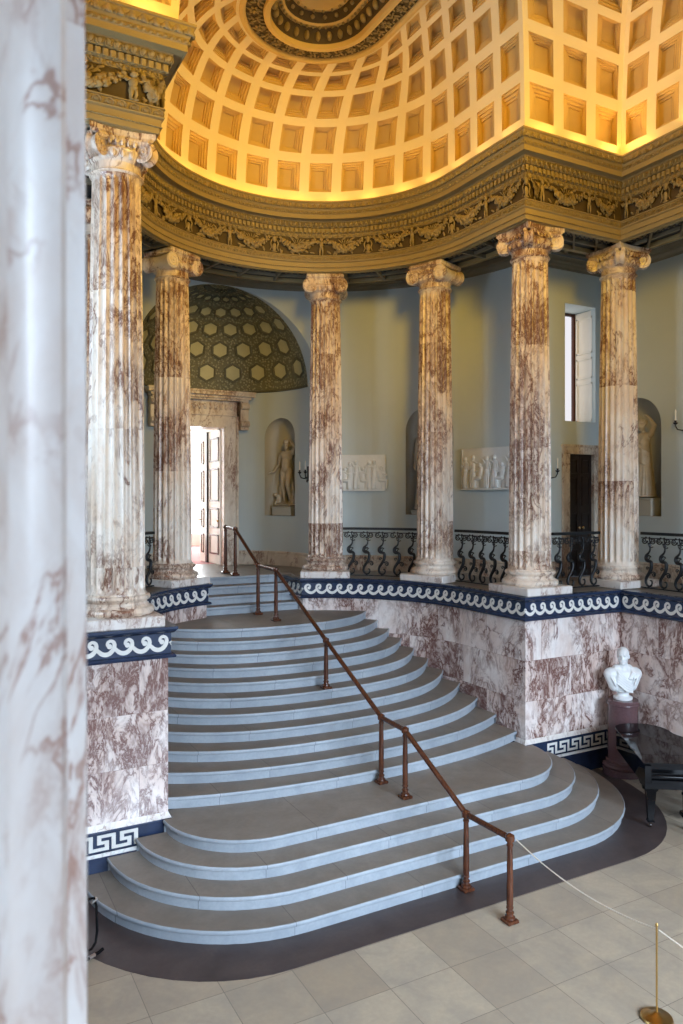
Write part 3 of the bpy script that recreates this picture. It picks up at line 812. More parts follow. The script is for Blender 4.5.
# crown: ornamented rings over the apse, then the flat hall ceiling
class CrownRun:
    def __init__(s, d): s.d = d
def crown_loop(d, n=90): return [apse_pt(k / n, d) for k in range(n + 1)]
def crown_sweep(mb, prof_, mi=0, n=90):
    V = []; k = len(prof_)
    for d, z in prof_: V += [(x, y, z) for x, y in crown_loop(d, n)]
    F = [(j * (n + 1) + i, j * (n + 1) + i + 1, (j + 1) * (n + 1) + i + 1, (j + 1) * (n + 1) + i) for j in range(k - 1) for i in range(n)]
    mb.add(V, F, mi)
mb = MB()
crown_sweep(mb, [(1.66, ZT + .02), (1.68, ZT - .035), (1.73, ZT - .045), (1.76, ZT - .02), (1.77, ZT + .02)])
crown_sweep(mb, [(2.04, ZT + .02), (2.05, ZT - .04), (2.09, ZT - .055), (2.14, ZT - .04), (2.15, ZT + .03), (2.20, ZT + .17), (2.28, ZT + .26), (2.30, ZT + .23), (2.35, ZT + .23), (2.37, ZT + .25), (2.40, ZT + .34), (2.47, ZT + .41), (2.50, ZT + .38), (2.55, ZT + .38), (2.57, ZT + .42), (2.70, ZT + .50), (2.92, ZT + .55)])
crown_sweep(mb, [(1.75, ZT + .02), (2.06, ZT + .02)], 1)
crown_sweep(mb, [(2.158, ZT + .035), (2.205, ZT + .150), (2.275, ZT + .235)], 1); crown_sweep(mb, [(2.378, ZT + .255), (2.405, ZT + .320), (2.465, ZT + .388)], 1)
crown = S(mb.build('ceiling_crown', [M['cove_in'], M['shade_field']]))
mo = MB(); rng = random.Random(5)
def crown_item(fn, d, z, n, jit=0):
    for k in range(n):
        f = (k + .5) / n; x, y = apse_pt(f, d); x2, y2 = apse_pt(f + .001, d); a = math.atan2(y2 - y, x2 - x); fn(x, y, z, a, k)
def fl(x, y, z, a, k):
    if k % 2 == 0:
        ell(mo, (x, y, z - .03), (.028, .028, .022), None, 8, 5)
        for q in range(7): b = a + 2 * PI * q / 7; ell(mo, (x + .062 * math.cos(b), y + .062 * math.sin(b), z - .012), (.036, .024, .016), (0, 0, b), 7, 5)
    else:
        for q in range(4): b = a + PI / 4 + q * PI / 2; ell(mo, (x + .06 * math.cos(b), y + .06 * math.sin(b), z - .01), (.060, .020, .016), (0, 0, b + .5), 7, 5)
crown_item(fl, 1.905, ZT + .015, 44)
def fl2(x, y, z, a, k):
    for q in range(2): b = a + q * PI + 1.2; ell(mo, (x + .10 * math.cos(b), y + .10 * math.sin(b), z), (.05, .016, .012), (0, 0, b + .8), 6, 4)
crown_item(fl2, 1.905, ZT + .008, 88)
def tg(x, y, z, a, k): 
    ell(mo, (x, y, z), (.046, .065, .080), (0, 0, a), 7, 6)
crown_item(tg, 2.215, ZT + .135, 50)
def bd(x, y, z, a, k): ell(mo, (x, y, z), (.026,) * 3, None, 6, 5)
crown_item(bd, 2.325, ZT + .215, 90); crown_item(bd, 2.525, ZT + .365, 60)
def sm(x, y, z, a, k): ell(mo, (x, y, z), (.040, .04, .035), (0, 0, a), 6, 5)
crown_item(sm, 2.43, ZT + .325, 46)
mo.build('crown_ornament', M['orn'], crown, 50)
mb = MB()
xa = WR - D1
boxb(mb, (-xa - .02, Y0 - .2, ZT), (xa + .02, D - 2.07 - .01, ZT + .05)); boxb(mb, (-xa - .02, D - 2.10, ZT), (-1.24 * LX, D - D1 + .02, ZT + .05)); boxb(mb, (1.24, D - 2.10, ZT), (xa + .02, D - D1 + .02, ZT + .05))
boxb(mb, (-.95, D - 2.16, ZT), (.95, D - 2.07, ZT + .6))
S(mb.build('ceiling', M['cove']))

# ------------------------------------------------------------------ outer walls, with niches and openings
ZC = 9.46
def strips(mb, P, us, hole, z0, z1, mi=0, nz=1):
    """wall sheet along us; hole(u) -> None or (lo, hi)"""
    for a, b in zip(us[:-1], us[1:]):
        m = (a + b) / 2; h = hole(m)
        def q(zl0, zl1, zh0, zh1):
            V = [P(a, zl0), P(b, zl1), P(b, zh1), P(a, zh0)]; mb.add(V, [(0, 1, 2, 3)], mi, [(a, zl0), (b, zl1), (b, zh1), (a, zh0)])
        if h is None: q(z0, z0, z1, z1)
        else:
            ha, hb = hole(a + (b - a) * 1e-4), hole(b - (b - a) * 1e-4)
            if min(ha[0], hb[0]) > z0 + 1e-4: q(z0, z0, ha[0], hb[0])
            if min(ha[1], hb[1]) < z1 - 1e-4 or True: q(ha[1], hb[1], z1, z1)
def arch_hole(uc, r, lo, spring):
    def h(u):
        d = abs(u - uc)
        return (lo, spring + math.sqrt(max(r * r - d * d, 0))) if d < r else None
    return h
def us_for(u0, u1, step, marks):
    s = set(np.round(np.linspace(u0, u1, max(2, int((u1 - u0) / step) + 1)), 6).tolist())
    for uc, r in marks:
        s = {u for u in s if not (abs(u - uc) < r + .01)} | {round(uc + r * math.cos(PI * k / 24), 6) for k in range(25)}
    return sorted(s)
def niche(mb, P, N, uc, r, lo, spring, depth=1.0, mi=0):
    """half-round niche with a quarter-sphere head; P(u,z) lies on the wall, N points into it"""
    n, m = 20, 10; V, F = [], []; N = np.array(N)
    rows = []
    for z in (lo, lo + (spring - lo) * .5, spring): rows.append([np.array(P(uc + r * math.cos(PI * k / n), z)) + N * r * depth * math.sin(PI * k / n) for k in range(n + 1)])
    for j in range(1, m + 1):
        e = PI / 2 * j / m; rows.append([np.array(P(uc + r * math.cos(e) * math.cos(PI * k / n), spring + r * math.sin(e))) + N * r * depth * math.cos(e) * math.sin(PI * k / n) for k in range(n + 1)])
    for row in rows: V += row
    for j in range(len(rows) - 1):
        for k in range(n): F.append((j * (n + 1) + k, (j + 1) * (n + 1) + k, (j + 1) * (n + 1) + k + 1, j * (n + 1) + k + 1))
    F.append(tuple(range(n + 1)))
    mb.add(V, F, mi)
NR, NLO, NSP = .55, 4.28, 6.10
# curved wall: u = arc length from the right end, angle = u / RO
def Pc(u, z): a = u / RO; return (RO * math.cos(a), YC + RO * math.sin(a), z)
uN = [math.radians(33) * RO, math.radians(147) * RO]
z_sp = 7.20
def hole_c(u):
    for c in uN:
        h = arch_hole(c, NR, NLO, NSP)(u)
        if h: return h
    x = RO * math.cos(u / RO)
    if abs(x) < x_al and .5 < u / RO < 2.6: return (HP - .01, z_sp + math.sqrt(max(x_al ** 2 - x * x, 0)))
    return None
us = us_for(AE * RO, (PI - AE) * RO, .18, [(c, NR) for c in uN])
ua0, ua1 = math.acos(x_al / RO) * RO, (PI - math.acos(x_al / RO)) * RO
us = [u for u in us if not (ua0 - .005 < u < ua1 + .005)] + [math.acos(x_al * math.cos(PI * k / 40) / RO) * RO for k in range(41)]
us = sorted(us)
mb = MB(); strips(mb, Pc, us, hole_c, HP, ZC + .1)
for c in uN:
    a = c / RO; niche(mb, Pc, (math.cos(a), math.sin(a), 0), c, NR, NLO, NSP, 1.0, 1)
# alcove: straight reveal then half-cylinder
YA = 15.72
AN, ANR, ANLO, ANSP = math.radians(28), .46, 4.22, 6.10
def Pa(u, z): a = u / x_al; return (x_al * math.cos(a), YA + x_al * math.sin(a), z)
uA = [AN * x_al, (PI - AN) * x_al]; dw = math.asin(.62 / x_al) * x_al
def hole_a(u):
    for c in uA:
        h = arch_hole(c, ANR, ANLO, ANSP)(u)
        if h: return h
    if abs(u - PI / 2 * x_al) < dw: return (HP - .01, 6.34)
    return None
us = us_for(0, PI * x_al, .08, [(c, ANR) for c in uA]); us = sorted([u for u in us if abs(abs(u - PI / 2 * x_al) - dw) > .01] + [PI / 2 * x_al - dw, PI / 2 * x_al + dw])
strips(mb, Pa, us, hole_a, HP, z_sp + .02)
for c in uA:
    a = c / x_al; niche(mb, Pa, (math.cos(a), math.sin(a), 0), c, ANR, ANLO, ANSP, 1.0, 1)
for s in (-1, 1):
    ye = YC + math.sqrt(RO ** 2 - x_al ** 2); V = [(s * x_al, ye, HP), (s * x_al, YA, HP), (s * x_al, YA, z_sp), (s * x_al, ye, z_sp)]
    mb.add(V, [(0, 1, 2, 3)] if s > 0 else [(3, 2, 1, 0)])
V = []
for k in range(41):
    x = x_al * math.cos(PI * k / 40); z = z_sp + math.sqrt(max(x_al ** 2 - x * x, 0)); V += [(x, YC + math.sqrt(RO ** 2 - x * x), z), (x, YA + .0, z)]
mb.add(V, [(2 * k, 2 * k + 1, 2 * k + 3, 2 * k + 2) for k in range(40)])
S(mb.build('wall_apse', [M['plaster'], M['niche_plaster']]))

# alcove half dome with hexagon coffers
mb = MB(); n, m = 40, 20; V = []
def dome_pt(az, el, r=x_al): return (r * math.cos(el) * math.cos(az), YA + r * math.cos(el) * math.sin(az), z_sp + r * math.sin(el))
for j in range(m + 1):
    for k in range(n + 1): V.append(dome_pt(PI * k / n, PI / 2 * j / m * .999))
mb.add(V, [(j * (n + 1) + k, j * (n + 1) + k + 1, (j + 1) * (n + 1) + k + 1, (j + 1) * (n + 1) + k) for j in range(m) for k in range(n)])
dome = S(mb.build('ceiling_alcove', M['dome'], None, 60))
mp, mf = MB(), MB()
els = [13.5, 29, 44, 58, 71, 81]; nh = 10
for r, e in enumerate(els):
    e = math.radians(e); hr_ = [.250, .240, .222, .188, .135, .075][r]
    for k in range(nh + 1):
        az = PI * (k + (.5 if r % 2 == 0 else 0)) / nh
        if az > PI - .02 or az < .02: continue
        c = np.array(dome_pt(az, e)); nrm = np.array([math.cos(e) * math.cos(az), math.cos(e) * math.sin(az), math.sin(e)])
        tx = np.array([-math.sin(az), math.cos(az), 0]); ty = np.cross(nrm, tx)
        sq = min(1.0, math.cos(e) * PI * x_al / nh / (hr_ * 1.95) * .95)
        def hexp(r_, dep): return [tuple(c - nrm * dep + tx * r_ * sq * math.sin(PI / 3 * q) + ty * r_ * math.cos(PI / 3 * q)) for q in range(6)]
        inner = hexp(hr_ * .74, .022)
        mp.add(inner, [tuple(range(6))])
        h = [hexp(hr_ * f, d_) for f, d_ in ((1.0, .0), (.98, .05), (.86, .055), (.82, .03), (.74, .021))]
        VV = sum(h, []); FF = [(j * 6 + i, j * 6 + (i + 1) % 6, (j + 1) * 6 + (i + 1) % 6, (j + 1) * 6 + i) for j in range(4) for i in range(6)]
        mf.add(VV, FF)
mp.build('hexagon_panel', M['dome_panel'], dome); mf.build('hexagon_frame', M['dome_frame'], dome, 20)
mb = MB(); tube(mb, [(x_al * .99 * math.cos(PI * k / 40), YA + x_al * .99 * math.sin(PI * k / 40), z_sp + .02) for k in range(41)], .03, 8); mb.build('spring_moulding', M['dome_frame'], dome)

# aisle end walls, side walls, far wall
def Pe(sx):
    return lambda u, z: (sx * u, YE, z)
DX0, DX1, DZ = 5.76, 6.62, 5.56
WX0, WX1, WZ0, WZ1 = 5.70, 6.66, 6.21, 8.60
for sx, nm in ((1, 'wall_end_right'), (-1, 'wall_end_left')):
    mb = MB()
    for x0, x1, z0, z1 in ((RX, DX0, HP, ZC), (DX0, DX1, DZ, WZ0), (DX1, XW, HP, ZC), (DX0, DX1, WZ1, ZC)):
        xs = (x0, x1)
        boxb(mb, (min(sx * x0, sx * x1), YE, z0), (max(sx * x0, sx * x1), YE + .12, z1))
    # deep window reveal
    for x0, x1, y0, y1, z0, z1 in ((WX0 - .06, WX0, YE + .12, YE + .72, WZ0, WZ1), (WX1, WX1 + .06, YE + .12, YE + .72, WZ0, WZ1), (WX0 - .06, WX1 + .06, YE + .12, YE + .72, WZ0 - .06, WZ0), (WX0 - .06, WX1 + .06, YE + .12, YE + .72, WZ1, WZ1 + .06)):
        boxb(mb, (min(sx * x0, sx * x1), y0, z0), (max(sx * x0, sx * x1), y1, z1))
    S(mb.build(nm, M['plaster']))
for sx, nm in ((1, 'wall_right'), (-1, 'wall_left')):
    mb = MB(); yn = 10.60
    def Ps(u, z): return (sx * XW, u, z)
    us = us_for(Y0, YE, .8, [(yn, .57)])
    strips(mb, Ps, us if sx < 0 else us, arch_hole(yn, .57, NLO, 6.08), 0 if False else HP, ZC + .1)
    niche(mb, Ps, (sx, 0, 0), yn, .57, NLO, 6.08, 1.0, 1)
    S(mb.build(nm, [M['plaster'], M['niche_plaster']]))
mb = MB()                                                   # far wall behind the viewer, three tall windows
for x0, x1, z0, z1 in ((-7.1, -4.3, 0, 12.5), (-2.3, -1.0, 0, 12.5), (1.0, 2.3, 0, 12.5), (4.3, 7.1, 0, 12.5), (-4.3, -2.3, 0, 2.0), (-1, 1, 0, 2.0), (2.3, 4.3, 0, 2.0), (-4.3, -2.3, 8.2, 12.5), (-1, 1, 8.2, 12.5), (2.3, 4.3, 8.2, 12.5)):
    boxb(mb, (x0, Y0 - .3, z0), (x1, Y0, z1))
S(mb.build('wall_north', M['plaster']))
for i, x in enumerate((-3.3, 0, 3.3)):
    mb = MB()
    for k in range(3): boxb(mb, (x - 1 + k - .03, Y0 - .24, 2), (x - 1 + k + .03, Y0 - .18, 8.2))
    for k in range(6): boxb(mb, (x - 1, Y0 - .24, 2 + k * 1.24 - .03), (x + 1, Y0 - .18, 2 + k * 1.24 + .03))
    S(mb.build('window_%d' % (i + 2), M['white_paint_and_door_glare']))

# skirting, wall cornice
def wrun_s(x, y):
    d = np.linalg.norm(RUN_W.P - np.array([x, y]), axis=1); return RUN_W.s[d.argmin()]
sk = [(0, HP), (.05, HP), (.05, HP + .26), (.03, HP + .28), (.045, HP + .30), (.03, HP + .335), (0, HP + .34)]

s_arc = lambda deg: RUN_W.s[2] + (RUN_W.s[-3] - RUN_W.s[2]) * (180 - aed - deg) / (180 - 2 * aed)
spans = [(RUN_W.s[0], RUN_W.s[1] + .02 + (XW - DX1) - .1), (RUN_W.s[1] + XW - DX0 + .12, s_arc(180 - a_o) - .02), (s_arc(a_o) + .02, RUN_W.s[-3] + DX0 - RX - .12), (RUN_W.s[-2] - (XW - DX1) + .1, RUN_W.L)]
mb = MB()
for a, b in spans: RUN_W.sweep(mb, sk, 0, a, b)
for s in (-1, 1):
    aa = [a for a in np.linspace(0, 59 if s > 0 else 59, 20)]
    pts = [(s * x_al, 15.32), (s * x_al, YA)] + [(s * x_al * math.cos(math.radians(a)), YA + x_al * math.sin(math.radians(a))) for a in aa[1:]]
    if s > 0: pts = pts[::-1]
    Run(pts).sweep(mb, sk)
S(mb.build('baseboard_gallery', M['casing']))
mb = MB(); RUN_W.sweep(mb, [(0, 9.26), (.02, 9.265), (.03, 9.30), (.07, 9.33), (.08, 9.36), (.15, 9.38), (.16, 9.42), (.20, 9.46), (.0, 9.47)], 0)
S(mb.build('trim_%d' % ti, M['ceil_beam'])); ti += 1
# gallery ceiling: dark panels between beams
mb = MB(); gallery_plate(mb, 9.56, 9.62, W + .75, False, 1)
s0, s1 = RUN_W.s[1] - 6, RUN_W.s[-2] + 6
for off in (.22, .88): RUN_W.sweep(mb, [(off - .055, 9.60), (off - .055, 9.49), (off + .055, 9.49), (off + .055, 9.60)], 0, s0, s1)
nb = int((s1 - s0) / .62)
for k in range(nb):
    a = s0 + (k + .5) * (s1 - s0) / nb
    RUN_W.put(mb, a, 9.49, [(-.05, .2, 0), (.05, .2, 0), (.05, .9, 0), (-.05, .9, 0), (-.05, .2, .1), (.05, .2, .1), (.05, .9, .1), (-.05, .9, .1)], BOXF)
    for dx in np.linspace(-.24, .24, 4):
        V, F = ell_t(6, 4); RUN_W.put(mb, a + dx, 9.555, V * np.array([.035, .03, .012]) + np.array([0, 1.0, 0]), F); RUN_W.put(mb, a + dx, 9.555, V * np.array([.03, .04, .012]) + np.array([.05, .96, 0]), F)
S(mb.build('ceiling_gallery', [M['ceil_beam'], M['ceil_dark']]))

# ------------------------------------------------------------------ alcove doorway
mb = MB()
for s in (-1, 1): boxb(mb, (s * .78 - .18, 17.28, HP), (s * .78 + .18, 17.85 if s < 0 else 17.47, 6.32)); boxb(mb, (s * .64 - .03, 17.25, HP), (s * .64 + .03, 17.30, 6.35)); boxb(mb, (s * .93 - .03, 17.24, HP), (s * .93 + .03, 17.30, 6.66))
boxb(mb, (-.96, 17.28, 6.32), (.96, 17.85, 6.62)); boxb(mb, (-.67, 17.25, 6.32), (.67, 17.30, 6.38)); boxb(mb, (-.96, 17.24, 6.60), (.96, 17.30, 6.66))
boxb(mb, (-.92, 17.26, 6.66), (.92, 17.8, 6.95))
for k in range(13): ell(mb, (-.78 + k * .13, 17.25, 6.81), (.05, .025, .075), None, 8, 6)
for s in (-1, 1):
    boxb(mb, (s * 1.08 - .10, 17.16, 6.28), (s * 1.08 + .10, 17.6, 6.95)); 
    for z in (6.42, 6.84): lathe(mb, [(.06, -.11), (.075, -.10), (.075, .10), (.06, .11)], 14, (s * 1.08, 17.14, z), (1, 0, 0))
for z0, z1, w_, y_ in ((6.95, 6.99, 1.16, 17.10), (6.99, 7.05, 1.20, 17.04), (7.05, 7.12, 1.27, 16.96), (7.12, 7.16, 1.29, 16.93)): boxb(mb, (-w_, y_, z0), (w_, 17.8, z1))
S(mb.build('doorway_hood', M['casing']))
def leaf(name, x, y0, y1, z0, z1, mat, mould, parent_struct, knob=True):
    """panelled door leaf standing in the y direction, moulded on its -x face"""
    mb = MB(); boxb(mb, (x, y0, z0), (x + .05, y1, z1)); d = S(mb.build(name, mat)); 
    h = z1 - z0; m2 = MB(); pw = (y1 - y0) - .22
    for a, b in ((.07, .22), (.27, .42), (.47, .72), (.77, .95)):
        za, zb = z0 + h * a, z0 + h * b
        for (ya, yb, zc, zd) in ((y0 + .11, y1 - .11, za, za + .035), (y0 + .11, y1 - .11, zb - .035, zb), (y0 + .11, y0 + .145, za, zb), (y1 - .145, y1 - .11, za, zb)): boxb(m2, (x - .018, ya, zc), (x + .01, yb, zd))
    m2.build('panel_moulding', mould, d)
    if knob:
        m3 = MB(); lathe(m3, [(.012, 0), (.012, .03), (.028, .045), (.03, .06), (.018, .072)], 14, (x, y0 + .06 if y0 < 18 else y1 - .06, z0 + 1.05), (-1, 0, 0)); m3.build('knob', M['brass'], d)
    return d
leaf('door_1', .585, 17.50, 18.37, HP + .01, 6.28, M['white_paint_and_door_glare'], M['mahogany'], None)  # white on both leaves paints window glare over mahogany
leaf('door_2', .55, 18.52, 18.95, HP + .01, 6.24, M['white_paint_and_door_glare'], M['mahogany'], None)
mb = MB(); boxb(mb, (.54, 18.39, HP), (.64, 18.50, 6.30)); S(mb.build('door_post', M['dark_wood']))
# sunny saloon beyond the door
mb = MB(); boxb(mb, (-3, 17.9, HP - .06), (3, 25, HP)); S(mb.build('floor_saloon', M['carpet']))
mb = MB()
boxb(mb, (-3, 25, HP), (3, 25.1, 8.5)); boxb(mb, (3, 17.9, HP), (3.1, 25, 8.5)); boxb(mb, (-3.1, 17.9, HP), (-3, 25, 8.5)); boxb(mb, (-3, 17.9, 8.5), (3, 25, 8.6)); boxb(mb, (-3, 17.86, HP), (-.62, 17.9, 8.5)); boxb(mb, (.645, 17.47, HP), (1.0, 17.9, 6.6)); boxb(mb, (.9, 17.86, HP), (3, 17.9, 8.5)); boxb(mb, (-.62, 17.86, 6.32), (.62, 17.9, 8.5))
S(mb.build('wall_saloon', M['white_paint_and_door_glare']))
mb = MB(); boxb(mb, (-1.3, 24.9, HP + .4), (2.6, 24.96, 7.8)); sw = S(mb.build('window_1', M['day_glass']))
m2 = MB()
for k in range(5): boxb(m2, (-1.3 + k * .975 - .02, 24.84, HP + .4), (-1.3 + k * .975 + .02, 24.9, 7.8))
for k in range(6): boxb(m2, (-1.3, 24.84, HP + .4 + k * .874 - .02), (2.6, 24.9, HP + .4 + k * .874 + .02))
m2.build('glazing_bar', M['white_paint_and_door_glare'], sw)
ch = empty('armchair', (.62, 22.4, HP), 'tan upholstered chair in the sunny room beyond the open doorway', 'chair', -.6)
mb = MB(); rbox(mb, (0, 0, .42), (.6, .6, .14), .04); mb.build('seat', M['tan_cloth'], ch)
mb = MB(); rbox(mb, (0, .28, .78), (.58, .10, .66), .04); mb.build('backrest', M['tan_cloth'], ch)
for x in (-.25, .25):
    for y in (-.25, .25): mb = MB(); tube(mb, [(x, y, .36), (x * 1.06, y * 1.06, 0)], [.025, .016], 8); mb.build('leg', M['dark_wood'], ch)

# ------------------------------------------------------------------ aisle end: dark door, deep window with shutters
mb = MB()
for x in (DX0, DX1): boxb(mb, (x - .09, YE - .05, HP), (x + .09, YE + .12, DZ + .0))
boxb(mb, (DX0 - .09, YE - .05, DZ - .02), (DX1 + .09, YE + .12, DZ + .15)); boxb(mb, (DX0 - .11, YE - .08, DZ + .12), (DX1 + .11, YE + .02, DZ + .17))
S(mb.build('door_frame_aisle', M['casing']))
for i, (x0, x1) in enumerate(((DX0 + .09, (DX0 + DX1) / 2 - .003), ((DX0 + DX1) / 2 + .003, DX1 - .09))):
    mb = MB(); boxb(mb, (x0, YE + .03, HP + .005), (x1, YE + .08, DZ - .02)); d = S(mb.build('door_%d' % (i + 3), M['dark_wood'])); m2 = MB()
    for za, zb in ((.10, .55), (.62, 1.30), (1.45, 2.05), (2.12, 2.42)):
        for q in ((x0 + .06, x1 - .06, za, za + .03), (x0 + .06, x1 - .06, zb - .03, zb), (x0 + .06, x0 + .09, za, zb), (x1 - .09, x1 - .06, za, zb)): boxb(m2, (q[0], YE + .015, HP + q[2]), (q[1], YE + .035, HP + q[3]))
    m2.build('panel_moulding', M['dark_wood'], d); m3 = MB(); xk = x1 - .05 if i == 0 else x0 + .05
    lathe(m3, [(.014, 0), (.012, .03), (.030, .045), (.033, .06), (.02, .075)], 16, (xk, YE + .03, HP + 1.0), (0, -1, 0)); m3.build('knob', M['door_knob'], d)
mb = MB(); boxb(mb, (WX0, YE + .66, WZ0 + .02), (WX1 - .05, YE + .70, WZ1 - .02)); wn = S(mb.build('window_5', M['day_glass_dim'])); m2 = MB()
for x in (WX0 + .02, WX1 - .03): boxb(m2, (x - .03, YE + .60, WZ0), (x + .03, YE + .68, WZ1))
for z in (WZ0 + .03, WZ1 - .03): boxb(m2, (WX0, YE + .61, z - .03), (WX1, YE + .66, z + .03))
m2.build('sash', M['mahogany'], wn)
for sx, xx in ((1, WX1 - .005), (-1, WX0 + .005)):
    mb = MB(); boxb(mb, (xx - .02, YE + .05, WZ0 + .01), (xx + .02, YE + .57, WZ1 - .02)); sh = S(mb.build('window_shutter', M['white_paint_and_door_glare'])); m2 = MB(); h = WZ1 - WZ0
    for a, b in ((.02, .36), (.40, .58), (.62, .94)):
        for yy in ((.09, .53),):
            za, zb = WZ0 + h * a, WZ0 + h * b; xf = xx - sx * .02
            for q in ((yy[0], yy[1], za, za + .03), (yy[0], yy[1], zb - .03, zb), (yy[0], yy[0] + .03, za, zb), (yy[1] - .03, yy[1], za, zb)): boxb(m2, (min(xf, xf - sx * .022), YE + q[0], q[2]), (max(xf, xf - sx * .022), YE + q[1], q[3]))
    m2.build('panel_moulding', M['white_paint_and_door_glare'], sh)

# ------------------------------------------------------------------ wrought-iron balustrades
def bal_mesh():
    mb = MB()
    def T(p, r, n=6): tube(mb, [(x, 0, z) for x, z in p], [q * 1.3 for q in r] if isinstance(r, list) else r * 1.3, n)
    def spir(cx, cz, r0, r1, turns, a0, sgn, rad, n=26):
        p = [];
        for k in range(n + 1): t = k / n; r = r0 * (r1 / r0) ** t; a = a0 + sgn * 2 * PI * turns * t; p.append((cx + r * math.cos(a), cz + r * math.sin(a)))
        T(p, [rad * (1 - .4 * k / n) for k in range(n + 1)]); return p
    # swelling S body
    S_ = [(.015, .86), (.03, .78), (.035, .70), (.02, .63), (-.02, .585), (-.055, .55), (-.06, .50), (-.03, .465), (.02, .46), (.055, .44), (.06, .38), (.045, .31), (.005, .24), (-.04, .175), (-.06, .11), (-.045, .05), (0, .02), (.05, .03), (.075, .075), (.06, .12), (.03, .115)]
    r_ = [.010, .010, .011, .013, .016, .019, .021, .022, .022, .023, .024, .024, .023, .021, .019, .016, .014, .013, .011, .010, .008]
    P = np.array(S_); tt = np.linspace(0, len(S_) - 1, 70); q, rr = [], []
    for t in tt:
        i = int(min(t, len(S_) - 2)); f = t - i; p0, p1, p2, p3 = P[max(i - 1, 0)], P[i], P[i + 1], P[min(i + 2, len(S_) - 1)]
        q.append(.5 * ((2 * p1) + (-p0 + p2) * f + (2 * p0 - 5 * p1 + 4 * p2 - p3) * f * f + (-p0 + 3 * p1 - 3 * p2 + p3) * f ** 3)); rr.append(r_[i] * (1 - f) + r_[i + 1] * f)
    T(q, rr, 7)
    spir(.0, .515, .05, .015, 1.1, .3, 1, .011)
    spir(.105, .23, .055, .012, 1.6, PI * .9, -1, .010); spir(-.03, .33, .035, .01, 1.2, 0, 1, .008)
    for s in (-1, 1): spir(s * .092, .82, .066, .014, 1.7, PI / 2 + s * PI / 2, s, .0095)
    for cx, cz in ((.045, .80), (.02, .87), (-.03, .80), (.0, .765), (.06, .855), (-.055, .87)): ell(mb, (cx, 0, cz), (.022, .014, .02), None, 7, 5)
    for a in (.4, 1.4, 2.3): tube(mb, [(.03, 0, .69), (.03 + .06 * math.cos(a), .015, .69 + .06 * math.sin(a))], [.006, .012], 5)
    T([(0, 0), (0, .03)], .012)
    return mb
bal0 = None
def balustrade(pts, label, n, flip=1):
    global bal0
    run = Run(pts); p0 = run.at(np.array([0.]), np.array([0.]))[0]
    t = empty('balustrade', (p0[0], p0[1], HP), label, 'railing', 0, 'wrought iron balustrades between the columns')
    O = np.array([p0[0], p0[1], HP])
    for nm, z, h, w_ in (('handrail', .985, .05, .06), ('bottom_rail', .03, .02, .035), ('upper_rail', .905, .016, .02)):
        mb = MB(); run.sweep(mb, [(-w_ / 2, z - h / 2), (w_ / 2, z - h / 2), (w_ / 2 * .9, z + h / 2), (-w_ / 2 * .9, z + h / 2), (-w_ / 2, z - h / 2)], 0)
        mb.v = [v - np.array([p0[0], p0[1], 0]) for v in mb.v]; mb.build(nm, M['iron'], t)
    for k in range(n):
        s = run.L * (k + .5) / n; a, b = run.at(np.array([s - .01, s + .01]), np.array([0., 0.])); ang = math.atan2(b[1] - a[1], b[0] - a[0]); c = (a + b) / 2
        if bal0 is None: bal0 = bal_mesh().build('baluster', M['iron'], t, 60); o = bal0
        else: o = bal0.copy(); COL.objects.link(o); o.parent = t
        o.location = (c[0] - p0[0], c[1] - p0[1], .04); o.rotation_euler.z = ang; o.scale.x = flip
RC = 3.36
def arcd(d0, d1, n=10): return arc(0, YC, RC, d0, d1, n)
balustrade(arcd(55.2, 27.6), 'black iron scroll balustrade below the first wall relief, at the top of the stairs', 5)
balustrade(arcd(13, 0, 5) + [(RC + .04, 10.36)], 'black iron scroll balustrade in front of the second wall relief', 5)
balustrade([(3.93, 9.86), (5.06, 9.86)], 'black iron scroll balustrade in front of the dark wooden door', 4)
balustrade([(5.55, 9.34), (5.55, 6.6)], 'black iron scroll balustrade running towards the viewer beside the draped statue', 9)
balustrade(arcd(150, 127), 'black iron scroll balustrade fragment between the doorway column and the large column', 5)
balustrade([(-5.06, 9.86), (-3.92, 9.86)], 'black iron balustrade fragment behind the pale blurred column', 4)

